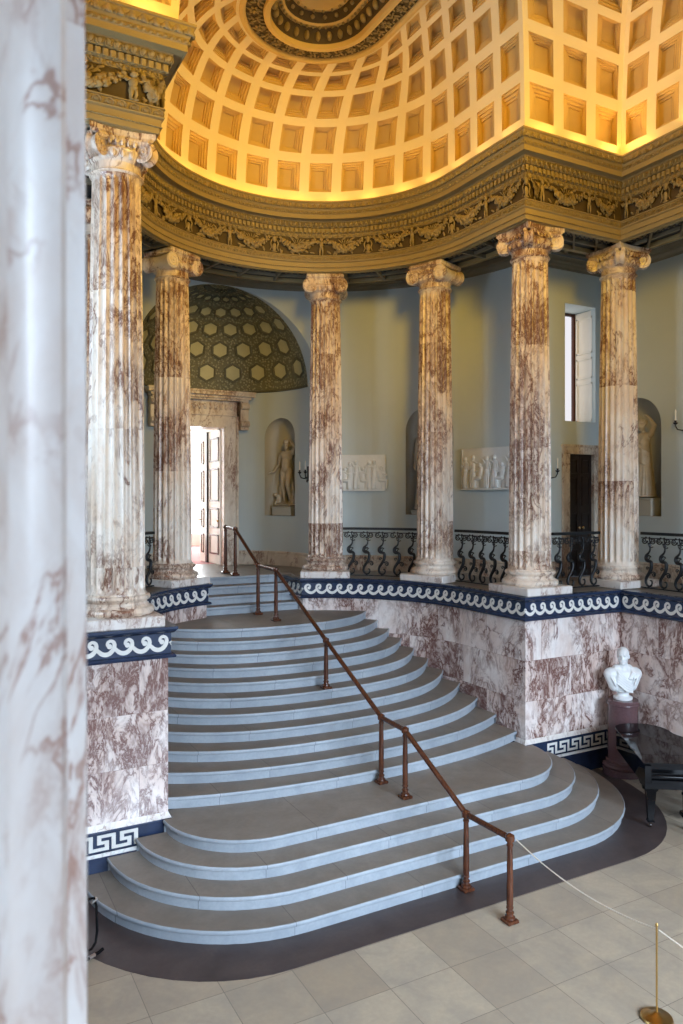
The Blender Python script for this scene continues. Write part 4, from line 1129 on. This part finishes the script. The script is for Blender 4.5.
# ------------------------------------------------------------------ sculpture by voxel remesh
def sculpt(mb, name, mat, parent, voxel, smooth=4, loc=(0, 0, 0), rotz=0, rotx=0):
    o = mb.build(name, mat, None, None)
    m = o.modifiers.new('r', 'REMESH'); m.mode = 'VOXEL'; m.voxel_size = voxel
    if smooth: s = o.modifiers.new('s', 'SMOOTH'); s.iterations = smooth; s.factor = .5
    dg = bpy.context.evaluated_depsgraph_get(); dg.update()
    me = bpy.data.meshes.new_from_object(o.evaluated_get(dg)); me.name = name
    o.modifiers.clear(); old = o.data; o.data = me; bpy.data.meshes.remove(old)
    me.polygons.foreach_set('use_smooth', [True] * len(me.polygons)); me.update()
    if not me.materials: me.materials.append(mat)
    o.parent = parent; o.location = loc; o.rotation_euler = (rotx, 0, rotz); return o
def head(mb, c, s=1.0, yaw=0, pitch=0, hair=True, beard=False):
    """head with a face looking along -y before yaw"""
    R = Euler((pitch, 0, yaw)).to_matrix(); c = Vector(c)
    def E(p, r, rot=(0, 0, 0)): 
        q = (R @ Euler(rot).to_matrix()).to_euler(); ell(mb, tuple(c + R @ (Vector(p) * s)), tuple(k * s for k in r), tuple(q), 14, 10)
    E((0, .005, .02), (.075, .095, .095)); E((0, -.022, -.035), (.068, .076, .085)); E((0, -.078, -.098), (.028, .020, .02)); E((0, -.045, -.075), (.056, .050, .048))
    E((0, -.098, -.018), (.012, .020, .030), (.35, 0, 0)); E((0, -.108, -.038), (.016, .012, .012)); E((0, -.088, .018), (.055, .018, .012)); E((0, -.088, -.066), (.024, .012, .007)); E((0, -.085, -.078), (.020, .011, .006))
    for x in (-1, 1):
        E((x * .030, -.078, -.002), (.016, .012, .010)); E((x * .038, -.068, -.035), (.026, .02, .022)); E((x * .076, .008, -.015), (.010, .022, .032), (0, 0, x * .3))
    if hair:
        for k in range(26):
            a = random.uniform(0, 2 * PI); e = random.uniform(.05, 1.4); p = (.078 * math.cos(e) * math.cos(a), .012 + .095 * math.cos(e) * math.sin(a), .03 + .095 * math.sin(e))
            if p[1] < -.055 and p[2] < .06: continue
            E(p, (.022, .024, .018))
    if beard:
        for k in range(8): E((random.uniform(-.035, .035), -.075, -.10 - .01 * k), (.02, .018, .02))
def hand(mb, wrist, direc, palm_n, s=1.0, curl=.5):
    """palm with four fingers and a thumb"""
    w, d = Vector(wrist), Vector(direc).normalized(); n = Vector(palm_n); n = (n - d * n.dot(d)).normalized(); sd = d.cross(n)
    k = w + d * .075 * s; cap(mb, tuple(w), tuple(k), .024 * s, .033 * s, 8)
    for i, L in enumerate((.066, .076, .072, .056)):
        b = k + sd * (.026 - .0175 * i) * s * 1.2; m = b + (d * math.cos(curl * .6) + n * math.sin(curl * .6)) * L * .5 * s; e = m + (d * math.cos(curl * 1.6) + n * math.sin(curl * 1.6)) * L * .5 * s
        cap(mb, tuple(b), tuple(m), .0105 * s, .010 * s, 6); cap(mb, tuple(m), tuple(e), .010 * s, .008 * s, 6)
    b = w + d * .02 * s + sd * .022 * s; m = b + (d * .5 + sd * .8 + n * .3).normalized() * .04 * s; e = m + (d * .9 + sd * .3 + n * .3).normalized() * .035 * s
    cap(mb, tuple(b), tuple(m), .014 * s, .012 * s, 6); cap(mb, tuple(m), tuple(e), .011 * s, .008 * s, 6)

def nude():
    mb = MB(); C = lambda a, b, r, q: cap(mb, a, b, r, q, 12)
    ell(mb, (0, 0, .86), (.145, .105, .10)); ell(mb, (.0, .035, .83), (.13, .09, .09)); C((0, 0, .90), (.01, -.005, 1.06), .115, .118); ell(mb, (.02, .0, 1.17), (.165, .108, .125))
    for s in (-1, 1): ell(mb, (.02 + s * .065, -.075, 1.20), (.070, .032, .045)); ell(mb, (s * .03 + .01, -.10, 1.04), (.034, .02, .05)); ell(mb, (s * .03 + .01, -.10, .95), (.034, .02, .04))
    C((-.12, .0, 1.245), (.17, .0, 1.26), .062, .062); C((.03, .0, 1.27), (.04, -.03, 1.37), .056, .052)
    head(mb, (.05, -.045, 1.455), 1.0, .35, .15)
    C((-.078, 0, .82), (-.075, -.02, .47), .092, .062); C((-.075, -.02, .47), (-.07, .03, .12), .056, .034); ell(mb, (-.073, .035, .34), (.052, .055, .10)); ell(mb, (-.075, -.045, .47), (.045, .035, .05)); C((-.07, .045, .05), (-.085, -.13, .03), .036, .026)
    C((.082, 0, .82), (.125, -.10, .48), .090, .060); C((.125, -.10, .48), (.12, .03, .14), .055, .034); ell(mb, (.125, -.03, .36), (.05, .055, .09)); C((.12, .05, .09), (.135, -.09, .04), .034, .025)
    C((-.165, .0, 1.235), (-.235, .03, .98), .056, .046); C((-.235, .03, .98), (-.335, -.06, .80), .043, .030); hand(mb, (-.335, -.06, .80), (-.6, -.5, -.2), (.3, -.3, -.8))
    C((.20, .0, 1.25), (.315, -.06, 1.385), .056, .046); C((.315, -.06, 1.385), (.16, -.06, 1.555), .043, .030); hand(mb, (.16, -.06, 1.555), (-.9, .1, .25), (0, .2, -1))
    # stump with hide and a small animal at the foot
    C((-.22, .08, .0), (-.20, .06, .42), .085, .055); C((-.20, .06, .42), (-.12, .04, .62), .05, .035); ell(mb, (-.20, -.02, .14), (.07, .07, .13)); ell(mb, (-.22, -.10, .24), (.045, .06, .05)); C((-.22, -.1, .1), (-.24, -.13, .02), .025, .022); C((-.24, -.12, .27), (-.24, -.16, .25), .02, .014)
    C((.18, .08, .0), (.22, .06, .16), .07, .05); C((.12, .09, .55), (.17, .09, .08), .035, .06)
    ell(mb, (0, .0, .0), (.33, .22, .035), None, 20, 6)
    return mb
def draped(arm):
    mb = MB(); C = lambda a, b, r, q: cap(mb, a, b, r, q, 12)
    C((0, .02, .12), (0, .0, .80), .205, .155); C((0, 0, .80), (.0, 0, 1.12), .150, .142); ell(mb, (0, 0, 1.20), (.18, .118, .12)); C((-.13, 0, 1.27), (.13, 0, 1.27), .065, .065)
    rg = random.Random(4)
    for k in range(26):                                    # falling folds
        a = 2 * PI * k / 26 + rg.uniform(-.08, .08); x, y = math.cos(a), math.sin(a); zt = rg.uniform(.75, 1.0)
        pts = [(x * .155, y * .12, zt), (x * .185 + rg.uniform(-.01, .01), y * .15, .55), (x * .215, y * .19, .25), (x * .235, y * .225, .03)]
        tube(mb, pts, [.018, .024, .028, .030], 7)
    for k in range(6):                                     # mantle across the body
        z = .72 + .055 * k; tube(mb, [(-.19, -.02, z - .10), (-.10, -.145, z - .03), (.06, -.155, z + .08), (.17, -.07, z + .22), (.18, .03, z + .30)], [.018, .026, .028, .024, .018], 7)
    for k in range(4): tube(mb, [(.17, .0, 1.30), (.21 + .012 * k, -.02 - .03 * k, .95), (.22 + .01 * k, -.02 - .03 * k, .55), (.21, -.02 - .03 * k, .30)], [.03, .034, .036, .02], 7)
    for k in range(3): tube(mb, [(-.12 + .02 * k, -.06, 1.30), (-.05, -.12 - .01 * k, 1.16 - .03 * k), (.07, -.11, 1.20 - .02 * k), (.12, -.06, 1.30)], .016, 6)
    C((0, 0, 1.30), (0, -.02, 1.40), .052, .048); head(mb, (0, -.03, 1.485), .98, arm * .4, .1)
    if arm > 0:
        C((-.19, 0, 1.27), (-.305, -.03, 1.46), .055, .045); C((-.305, -.03, 1.46), (-.20, -.06, 1.62), .042, .03); hand(mb, (-.20, -.06, 1.62), (.7, 0, .5), (.5, -.5, -.2))
        C((.20, 0, 1.26), (.235, -.03, 1.0), .055, .046); C((.235, -.03, 1.0), (.10, -.17, .95), .044, .03); hand(mb, (.10, -.17, .95), (-.9, -.2, .1), (0, .5, -.6))
    else:
        C((-.20, 0, 1.26), (-.24, .0, 1.0), .055, .046); C((-.24, 0, 1.0), (-.20, -.14, .80), .044, .03); hand(mb, (-.20, -.14, .80), (.1, -.5, -.8), (.6, 0, -.1))
        C((.20, 0, 1.26), (.25, -.02, 1.02), .055, .046); C((.25, -.02, 1.02), (.08, -.19, 1.10), .044, .03); hand(mb, (.08, -.19, 1.10), (-.9, -.1, .3), (0, .5, -.6))
    for s in (-1, 1): C((s * .07, -.14, .035), (s * .08, -.26, .03), .035, .026)
    ell(mb, (0, 0, .0), (.29, .27, .035), None, 20, 6)
    return mb
def mirror(mb):
    mb.v = [v * np.array([-1, 1, 1]) for v in mb.v]; mb.f = [f[::-1] for f in mb.f]; return mb
def statue(name, label, mesh, wall_pt, n_in, lo, ped_w, ped_h, scale, lean=0):
    a = math.atan2(n_in[1], n_in[0]) - PI / 2
    t = empty('statue', (wall_pt[0] + n_in[0] * .20, wall_pt[1] + n_in[1] * .20, lo + .002), label, 'statue', a, 'marble statues standing in wall niches')
    mb = MB(); rbox(mb, (0, 0, ped_h / 2), (ped_w, .40, ped_h), .012); rbox(mb, (0, 0, ped_h - .02), (ped_w + .03, .43, .04), .012); mb.build('pedestal', M['niche_plaster'], t)
    o = sculpt(mesh, 'figure', M['statue'], t, .013, 3, (0, 0, ped_h + .03)); o.scale = (scale,) * 3
    return t
pA = Pa(uA[0], 0); statue('statue', 'nude marble youth with one arm raised, in the alcove niche by the doorway', nude(), pA, (math.cos(AN), math.sin(AN)), ANLO, .56, .22, 1.0)
pB = Pc(uN[0] + .10, 0); a = uN[0] / RO; statue('statue', 'robed marble statue mostly hidden behind the column between the two reliefs', draped(-1), pB, (math.cos(a), math.sin(a)), NLO, .66, .10, 1.2)
statue('statue', 'draped marble statue with a raised arm, in the niche right of the dark door', mirror(draped(1)), (XW, 10.62), (1, 0), NLO, .70, .36, .97)

# ------------------------------------------------------------------ wall reliefs
def relief(u, zc, w_, h_, label, seed):
    a = u / RO; p = Pc(u, zc); t = empty('wall_relief', (p[0] - .078 * math.cos(a), p[1] - .078 * math.sin(a), zc), label, 'relief', a - PI / 2, 'white plaster reliefs on the curved wall')
    rg = random.Random(seed)
    mb = MB(); rbox(mb, (0, -.015, 0), (w_, .05, h_), .008)
    for x0, x1, z0, z1 in ((-w_ / 2, w_ / 2, -h_ / 2, -h_ / 2 + .035), (-w_ / 2, w_ / 2, h_ / 2 - .025, h_ / 2), (-w_ / 2, -w_ / 2 + .025, -h_ / 2, h_ / 2), (w_ / 2 - .025, w_ / 2, -h_ / 2, h_ / 2)): boxb(mb, (x0, -.06, z0), (x1, -.02, z1))
    mb.build('slab', M['relief'], t)
    n = 7 if seed == 1 else 9
    for k in range(n):
        x = -w_ / 2 + .11 + (w_ - .22) * k / (n - 1); sit = (k % 3 == 2); m = MB(); b = -h_ / 2 + .035; H = h_ * (.80 if not sit else .62) * rg.uniform(.94, 1.04)
        f = rg.choice((-1, 1)); y = -.045
        ell(m, (x + f * .01, y - .01, b + H - .05), (.042, .035, .05), None, 10, 8)
        if sit:
            ell(m, (x, y, b + H * .60), (.075, .04, .14), (0, f * -.25, 0)); cap(m, (x, y - .01, b + H * .40), (x + f * .13, y - .015, b + H * .38), .05, .038, 8); cap(m, (x + f * .13, y - .015, b + H * .38), (x + f * .12, y - .01, b + .03), .036, .022, 8); cap(m, (x + f * .02, y - .01, b + H * .74), (x + f * .14, y - .015, b + H * .62), .026, .018, 8)
            rbox(m, (x - f * .04, y + .02, b + H * .17), (.14, .05, H * .34), .01)
        else:
            ell(m, (x, y, b + H * .66), (.062, .038, .14)); cap(m, (x, y, b + H * .52), (x + f * .02, y, b + .04), .062, .055, 8)
            for q in range(3): tube(m, [(x - .03 + q * .03, y - .035, b + H * .6), (x - .035 + q * .04, y - .045, b + H * .3), (x - .04 + q * .045, y - .04, b + .03)], [.008, .012, .012], 5)
            cap(m, (x + f * .05, y - .01, b + H * .78), (x + f * .10, y - .015, b + H * (.62 + .3 * rg.random())), .024, .018, 8); cap(m, (x - f * .05, y - .01, b + H * .78), (x - f * .085, y - .015, b + H * .55), .024, .018, 8)
        m.build('figure', M['relief'], t, 70)
relief(math.radians(53.2) * RO, 5.20, 1.30, .80, 'white figured relief panel on the curved wall nearest the statue alcove', 2)
relief(math.radians(15.2) * RO, 5.24, 1.30, .86, 'white figured relief panel between two columns, near the wall candle bracket', 1)

# ------------------------------------------------------------------ candle sconces
def sconce(p, ang, label):
    t = empty('candle_sconce', p, label, 'sconce', ang, 'black candle sconces on the plaster walls')
    mb = MB(); rbox(mb, (0, -.012, 0), (.07, .02, .34), .01); lathe(mb, [(.02, -.01), (.035, 0), (.02, .02)], 12, (0, -.03, -.17), (0, -1, 0)); mb.build('backplate', M['iron'], t)
    for s in (-1, 1):
        mb = MB(); tube(mb, [(0, -.03, -.08), (s * .05, -.08, -.11), (s * .12, -.13, -.09), (s * .15, -.15, -.02), (s * .15, -.15, .03)], .012, 8); lathe(mb, [(.014, .0), (.045, .03), (.047, .04), (.02, .045), (.022, .075), (.026, .08)], 14, (s * .15, -.15, .0)); am = mb.build('arm', M['iron'], t)
        mb = MB(); lathe(mb, [(.015, .07), (.015, .26), (.010, .275), (.003, .29)], 12, (s * .15, -.15, 0)); mb.build('candle', M['candle'], am)
a = math.radians(5); sconce((2.03, YA - .10, 5.20), -PI / 2 + .0, 'two armed candle sconce on the alcove edge beside the nude statue')
sconce((5.26, YE - .002, 5.15), 0, 'two armed candle sconce beside the dark wooden door')
sconce((XW - .004, 9.44, 6.02), -PI / 2, 'candle sconce at the picture edge, past the draped statue')

# ------------------------------------------------------------------ bust on its column
bp_ = (4.715, 9.02)
t = empty('pedestal', (*bp_, 0), 'polished purple brown column pedestal in the corner behind the piano', 'pedestal')
mb = MB(); lathe(mb, [(.33, .005), (.33, .10), (.31, .11), (.33, .13), (.335, .155), (.32, .18), (.28, .19), (.27, .205), (.285, .22), (.28, .245), (.26, .25)], 36); mb.build('base', M['porphyry'], t)
mb = MB(); lathe(mb, [(.255, .25), (.25, .27), (.245, 1.14), (.25, 1.16)], 40); mb.build('shaft', M['porphyry'], t)
mb = MB(); lathe(mb, [(.25, 1.16), (.268, 1.17), (.268, 1.20), (.25, 1.215), (.245, 1.25)], 40); mb.build('cap', M['porphyry'], t)
t = empty('bust', (*bp_, 1.252), 'white marble bust of a man in a toga on the purple pedestal', 'bust', -.42)
mb = MB(); lathe(mb, [(.15, 0), (.155, .015), (.155, .04), (.13, .05), (.10, .065), (.09, .09), (.10, .11), (.13, .125), (.14, .14)], 32); mb.build('socle', M['bust'], t)
mb = MB(); C = lambda a, b, r, q: cap(mb, a, b, r, q, 12)
ell(mb, (0, 0, .35), (.26, .135, .19)); ell(mb, (0, -.01, .24), (.17, .115, .14)); C((-.20, .01, .42), (.20, .01, .42), .115, .115); C((-.235, .01, .42), (-.15, .0, .22), .095, .09); C((.235, .01, .42), (.15, .0, .22), .095, .09); C((-.10, .02, .50), (.10, .02, .50), .080, .080)
C((0, .0, .50), (0, -.012, .62), .078, .072)
for k in range(5): tube(mb, [(-.16 - .012 * k, -.02, .535 - .02 * k), (-.12 - .005 * k, -.115, .45 - .042 * k), (.0, -.145, .345 - .045 * k), (.12, -.13, .25 - .03 * k)], [.018, .020, .020, .012], 7)
for k in range(4): tube(mb, [(.13 + .03 * k, -.03, .54 - .012 * k), (.11 + .042 * k, -.118, .46 - .01 * k), (.045 + .04 * k, -.148, .36 - .01 * k)], [.018, .020, .012], 7)
for k in range(4): tube(mb, [(.18 + .025 * k, -.05, .50), (.19 + .015 * k, -.11, .38), (.14 + .01 * k, -.12, .24)], [.012, .014, .008], 6)
for k in range(4): tube(mb, [(-.20 - .02 * k, -.05, .48), (-.20 - .01 * k, -.10, .36), (-.14 - .01 * k, -.11, .23)], [.012, .014, .008], 6)
head(mb, (-.005, -.025, .735), 1.22, -.55, 0, False)
ell(mb, (.0, -.005, .775), (.096, .115, .105))
sculpt(mb, 'body', M['bust'], t, .0085, 3, (0, 0, 0))

# ------------------------------------------------------------------ grand piano and stool
pk = Vector((.818, -.575, 0)); pn = Vector((.575, .818, 0)); pang = math.atan2(pk.y, pk.x)
t = empty('grand_piano', (3.16, 7.28, .004), 'polished black closed grand piano beside the bust pedestal', 'piano', pang)   # local x along keys, y towards the tail
def outl(g):
    p = [(-g, -g), (1.48 + g, -g), (1.48 + g, .55)]
    for k in range(1, 13):
        s = k / 12; x = 1.48 + g - .70 * (3 * s * s - 2 * s ** 3); p.append((x, .55 + .95 * s))
    for k in range(1, 10):
        a = PI * .5 * k / 9; p.append((.40 + (.38 + g) * math.cos(a), 1.50 + (.40 + g) * math.sin(a)))
    for k in range(1, 5):
        a = PI / 2 + PI * .5 * k / 4; p.append((.36 + (.36 + g) * math.cos(a), 1.62 + (.28 + g) * math.sin(a)))
    return p
def prism(mb, P, z0, z1, b=.006):
    k = len(P); c = np.mean(np.array(P), 0)
    def sh(f): return [(c[0] + (x - c[0]) * f, c[1] + (y - c[1]) * f) for x, y in P]
    f = 1 - b; rows = [(sh(f), z0), (P, z0 + b), (P, z1 - b), (sh(f), z1)]
    V = [(x, y, z) for q, z in rows for x, y in q]; F = [tuple(range(k - 1, -1, -1)), tuple(range(3 * k, 4 * k))] + [(j * k + i, j * k + (i + 1) % k, (j + 1) * k + (i + 1) % k, (j + 1) * k + i) for j in range(3) for i in range(k)]
    mb.add(V, F)
P = outl(0)
mb = MB(); prism(mb, [(x, max(y, .30)) for x, y in P], .62, .925); mb.build('rim', M['black'], t)
Q = outl(.02); mb = MB(); prism(mb, [(x, max(y, .36)) for x, y in Q], .93, .955); mb.build('lid', M['black'], t)
mb = MB(); prism(mb, [(-.02, .0), (1.50, .0), (1.50, .352), (-.02, .352)], .932, .957); mb.build('lid_flap', M['black'], t)
mb = MB(); boxb(mb, (0, -.02, .60), (1.48, .31, .68)); boxb(mb, (.09, .13, .68), (1.39, .19, .925)); mb.build('key_bed', M['black'], t)
mb = MB(); boxb(mb, (.09, -.012, .68), (1.39, .02, .715)); mb.build('key_slip', M['black'], t)
mb = MB()
tube(mb, [(.09, .06, .745), (1.39, .06, .745)], .045, 12); boxb(mb, (.09, .05, .72), (1.39, .14, .80)); mb.build('fallboard', M['black'], t)
for x in (.0, 1.40):
    mb = MB(); P2 = [(x, -.02), (x + .085, -.02), (x + .085, .31), (x, .31)]; prism(mb, P2, .68, .925, .02); mb.build('cheek', M['black'], t)
for x, y in ((.12, .16), (1.36, .16), (.42, 1.62)):
    mb = MB(); V = []
    for z, w_ in ((.62, .085), (.55, .085), (.52, .065), (.12, .036), (.085, .048)): V += [(x + a * w_, y + b_ * w_, z) for a, b_ in ((-1, -1), (1, -1), (1, 1), (-1, 1))]
    mb.add(V, [(0, 1, 2, 3)] + [(j * 4 + i, (j + 1) * 4 + i, (j + 1) * 4 + (i + 1) % 4, j * 4 + (i + 1) % 4) for j in range(4) for i in range(4)] + [(19, 18, 17, 16)])
    lg = mb.build('leg', M['black'], t); mb = MB(); lathe(mb, [(.028, -.018), (.034, -.01), (.034, .01), (.028, .018)], 16, (x, y, .034), (1, 0, 0)); lathe(mb, [(.02, .034), (.02, .09)], 10, (x, y, 0)); mb.build('caster', M['dark_wood'], lg)
mb = MB()
for x in (.66, .82): tube(mb, [(x, .45, .62), (x, .42, .12)], .02, 8)
rbox(mb, (.74, .42, .10), (.26, .14, .06), .01); mb.build('pedal_lyre', M['black'], t)
st = empty('piano_stool', (3.86, 6.80, .001), 'black piano stool at the picture edge, in front of the keyboard', 'stool', pang)
mb = MB(); rbox(mb, (0, 0, .50), (.62, .34, .07), .02); mb.build('seat', M['black'], st)
mb = MB(); boxb(mb, (-.28, -.14, .42), (.28, .14, .465)); mb.build('seat_frame', M['black'], st)
for x in (-.27, .27):
    for y in (-.13, .13):
        mb = MB(); lathe(mb, [(.022, 0), (.026, .03), (.016, .05), (.020, .20), (.026, .34), (.018, .36), (.030, .375), (.030, .42)], 14, (x, y, 0)); mb.build('leg', M['black'], st)

# ------------------------------------------------------------------ rope and stanchion
sp = (.11, 4.61)
t = empty('rope_stanchion', (*sp, 0), 'slim brass rope stanchion on a round base on the stone floor', 'stanchion')
mb = MB(); lathe(mb, [(.135, .002), (.14, .012), (.13, .025), (.05, .04), (.02, .06)], 32); mb.build('base', M['brass'], t)
mb = MB(); lathe(mb, [(.0085, .05), (.0085, .82), (.013, .825), (.013, .845), (.006, .855)], 14); mb.build('pole', M['brass'], t)
def sag(a, b, s, n=24):
    a, b = Vector(a), Vector(b); return [tuple(a.lerp(b, k / n) - Vector((0, 0, s * 4 * (k / n) * (1 - k / n)))) for k in range(n + 1)]
mb = MB(); tube(mb, sag((.045, 6.385, .915), (sp[0], sp[1] + .018, .80), .11), .0065, 7)
tag(mb.build('rope', M['rope']), 'pale cord sagging from the handrail end post to the brass stanchion', 'rope')
mb = MB(); tube(mb, sag((sp[0] + .006, sp[1] - .018, .80), (.55, 2.6, .80), .16), .0065, 7)
tag(mb.build('rope', M['rope']), 'pale cord leaving the brass stanchion towards the picture edge', 'rope')

# ------------------------------------------------------------------ dark metal foot half hidden by the near column
t = empty('metal_stand', (-4.12, 7.93, .004), 'dark metal stand with white tipped foot, half hidden by the pale near column', 'stand', .5)
mb = MB(); tube(mb, [(-.10, 0, .02), (.06, 0, .02), (.115, 0, .03)], .016, 8); mb.build('foot', M['black'], t)
mb = MB(); tube(mb, [(-.09, 0, .62), (.0, 0, .60), (.03, 0, .5), (.04, 0, .25), (.02, 0, .14), (-.03, 0, .10), (-.09, 0, .10)], .013, 8); mb.build('hoop', M['black'], t)
mb = MB(); tube(mb, [(-.03, 0, .56), (.035, 0, .58)], .017, 8); tube(mb, [(-.06, 0, .022), (.01, 0, .022)], .0185, 8); mb.build('white_collar', M['silver'], t)
mb = MB(); tube(mb, [(-.10, 0, .02), (-.10, 0, .95)], .016, 8); mb.build('pole', M['black'], t)

# ------------------------------------------------------------------ light
def area(name, loc, rot, sx, sy, power, col):
    l = bpy.data.lights.new(name, 'AREA'); l.shape = 'RECTANGLE'; l.size = sx; l.size_y = sy; l.energy = power; l.color = col
    o = bpy.data.objects.new(name, l); COL.objects.link(o); o.location = loc; o.rotation_euler = rot; return o
WARM = (1.0, .54, .12)
def cove_lamps(fn, n, length, pw):
    for k in range(n):
        f = (k + .5) / n; d = .265; x, y = fn(f, d); x2, y2 = fn(f + .002, d); a = math.atan2(y2 - y, x2 - x)
        o = area('cove_lamp', (x, y, 10.40), (0, 0, 0), length / n * .96, .07, pw * length / n, WARM)
        up = Vector((0, 0, 1)); n_w = Vector((-(y2 - y), x2 - x, 0)).normalized()       # away from the wall side set below
        fx, fy = fn(f, d - .1); w_ = Vector((fx - x, fy - y, 0)).normalized()
        z = -(up - w_ * .85).normalized(); xx = Vector((math.cos(a), math.sin(a), 0)); yy = z.cross(xx).normalized()
        o.matrix_world = Matrix(((xx.x, yy.x, z.x, x), (xx.y, yy.y, z.y, y), (xx.z, yy.z, z.z, 10.40), (0, 0, 0, 1)))
CP = 9
cove_lamps(apse_pt, 18, 11.7, CP); cove_lamps(ret_pt, 3, 2.19, CP); cove_lamps(ret_l, 3, 2.19, CP); cove_lamps(side_r, 15, 15.4, CP * 1.3); cove_lamps(side_l, 15, 15.4, CP * 1.3)
mb = MB(); boxb(mb, (-XW - .05, 7.6, 5.4), (-XW + .015, 9.2, 8.3)); sw = S(mb.build('window_6', M['day_glass_dim'])); m2 = MB()  # unseen glowing pane, added to brighten the alcove
for y in (7.6, 8.13, 8.67, 9.2): boxb(m2, (-XW, y - .04, 5.36), (-XW + .06, y + .04, 8.34))
for z in (5.4, 6.37, 7.33, 8.3): boxb(m2, (-XW, 7.56, z - .04), (-XW + .06, 9.24, z + .04))
m2.build('sash', M['white_paint_and_door_glare'], sw)
area('alcove_fill_light', (-XW + .09, 8.4, 6.85), (0, -PI / 2, 0), 2.8, 1.5, 210, (.60, .78, 1.0))  # fill light added at the unseen pane, for the alcove walls
FLOOD = (1.0, .57, .035)
def flood(x, tgt, pw):
    l = bpy.data.lights.new('added_warm_flood', 'SPOT'); l.energy = pw; l.color = FLOOD; l.spot_size = math.radians(38); l.spot_blend = 1; l.shadow_soft_size = 1.5  # unseen spots added to warm the column tops and entablature
    o = bpy.data.objects.new('added_warm_flood', l); COL.objects.link(o); o.location = (x, -2.0, 10.75)
    o.rotation_euler = (Vector(tgt) - Vector(o.location)).to_track_quat('-Z', 'Y').to_euler()
FP = 5200
for x, tg_ in ((-4.4, (4.6, 9.6, 9.6)), (-4.4, (1.2, 13.5, 9.6)), (4.4, (-1.2, 13.5, 9.6)), (4.4, (-4.4, 9.6, 9.6))): flood(x, tg_, FP)
DAY = (.66, .81, 1.0)
for x in (-3.3, 0, 3.3): north = area('north_window_light', (x, Y0 - .12, 5.1), (PI / 2 - math.radians(28), 0, 0), 1.95, 6.1, 390, DAY); north.data.spread = math.radians(76)      # faces +y
area('aisle_window_light', ((WX0 + WX1) / 2, YE + .58, (WZ0 + WZ1) / 2), (-PI / 2, 0, 0), WX1 - WX0 - .12, WZ1 - WZ0 - .1, 3, (1, .93, .82))
area('aisle_window_light', (-(WX0 + WX1) / 2, YE + .58, (WZ0 + WZ1) / 2), (-PI / 2, 0, 0), WX1 - WX0 - .12, WZ1 - WZ0 - .1, 3, (1, .93, .82))
area('saloon_window_light', (.6, 24.7, 5.4), (-PI / 2, 0, 0), 3.6, 4.2, 800, (.92, .96, 1.0))
w = bpy.data.worlds.new('world'); sc.world = w; w.use_nodes = True
w.node_tree.nodes['Background'].inputs[0].default_value = (.6, .75, 1, 1); w.node_tree.nodes['Background'].inputs[1].default_value = .6

# ------------------------------------------------------------------ camera
cd = bpy.data.cameras.new('camera'); cam = bpy.data.objects.new('camera', cd); COL.objects.link(cam)
cam.location = (CAMX, 0, CAMZ); cam.rotation_euler = (PI / 2, 0, -math.radians(28.467))
cd.sensor_width = 36; cd.lens = 760.3 / 1024 * 36; cd.shift_y = -13.4 / 1024; cd.clip_start = .05
cd.dof.use_dof = True; cd.dof.focus_distance = 12.5; cd.dof.aperture_fstop = 4.0
sc.camera = cam
sc.view_settings.view_transform = 'Standard'; sc.view_settings.look = 'None'; sc.view_settings.exposure = .08; sc.view_settings.gamma = 1; sc.view_settings.use_curve_mapping = False
cy = sc.cycles
cy.use_denoising = True; cy.denoiser = 'OPENIMAGEDENOISE'; cy.denoising_input_passes = 'RGB_ALBEDO_NORMAL'; cy.denoising_prefilter = 'ACCURATE'; cy.max_bounces = 8; cy.diffuse_bounces = 6; cy.glossy_bounces = 3; cy.transmission_bounces = 2; cy.sample_clamp_indirect = 4; cy.caustics_reflective = False; cy.caustics_refractive = False
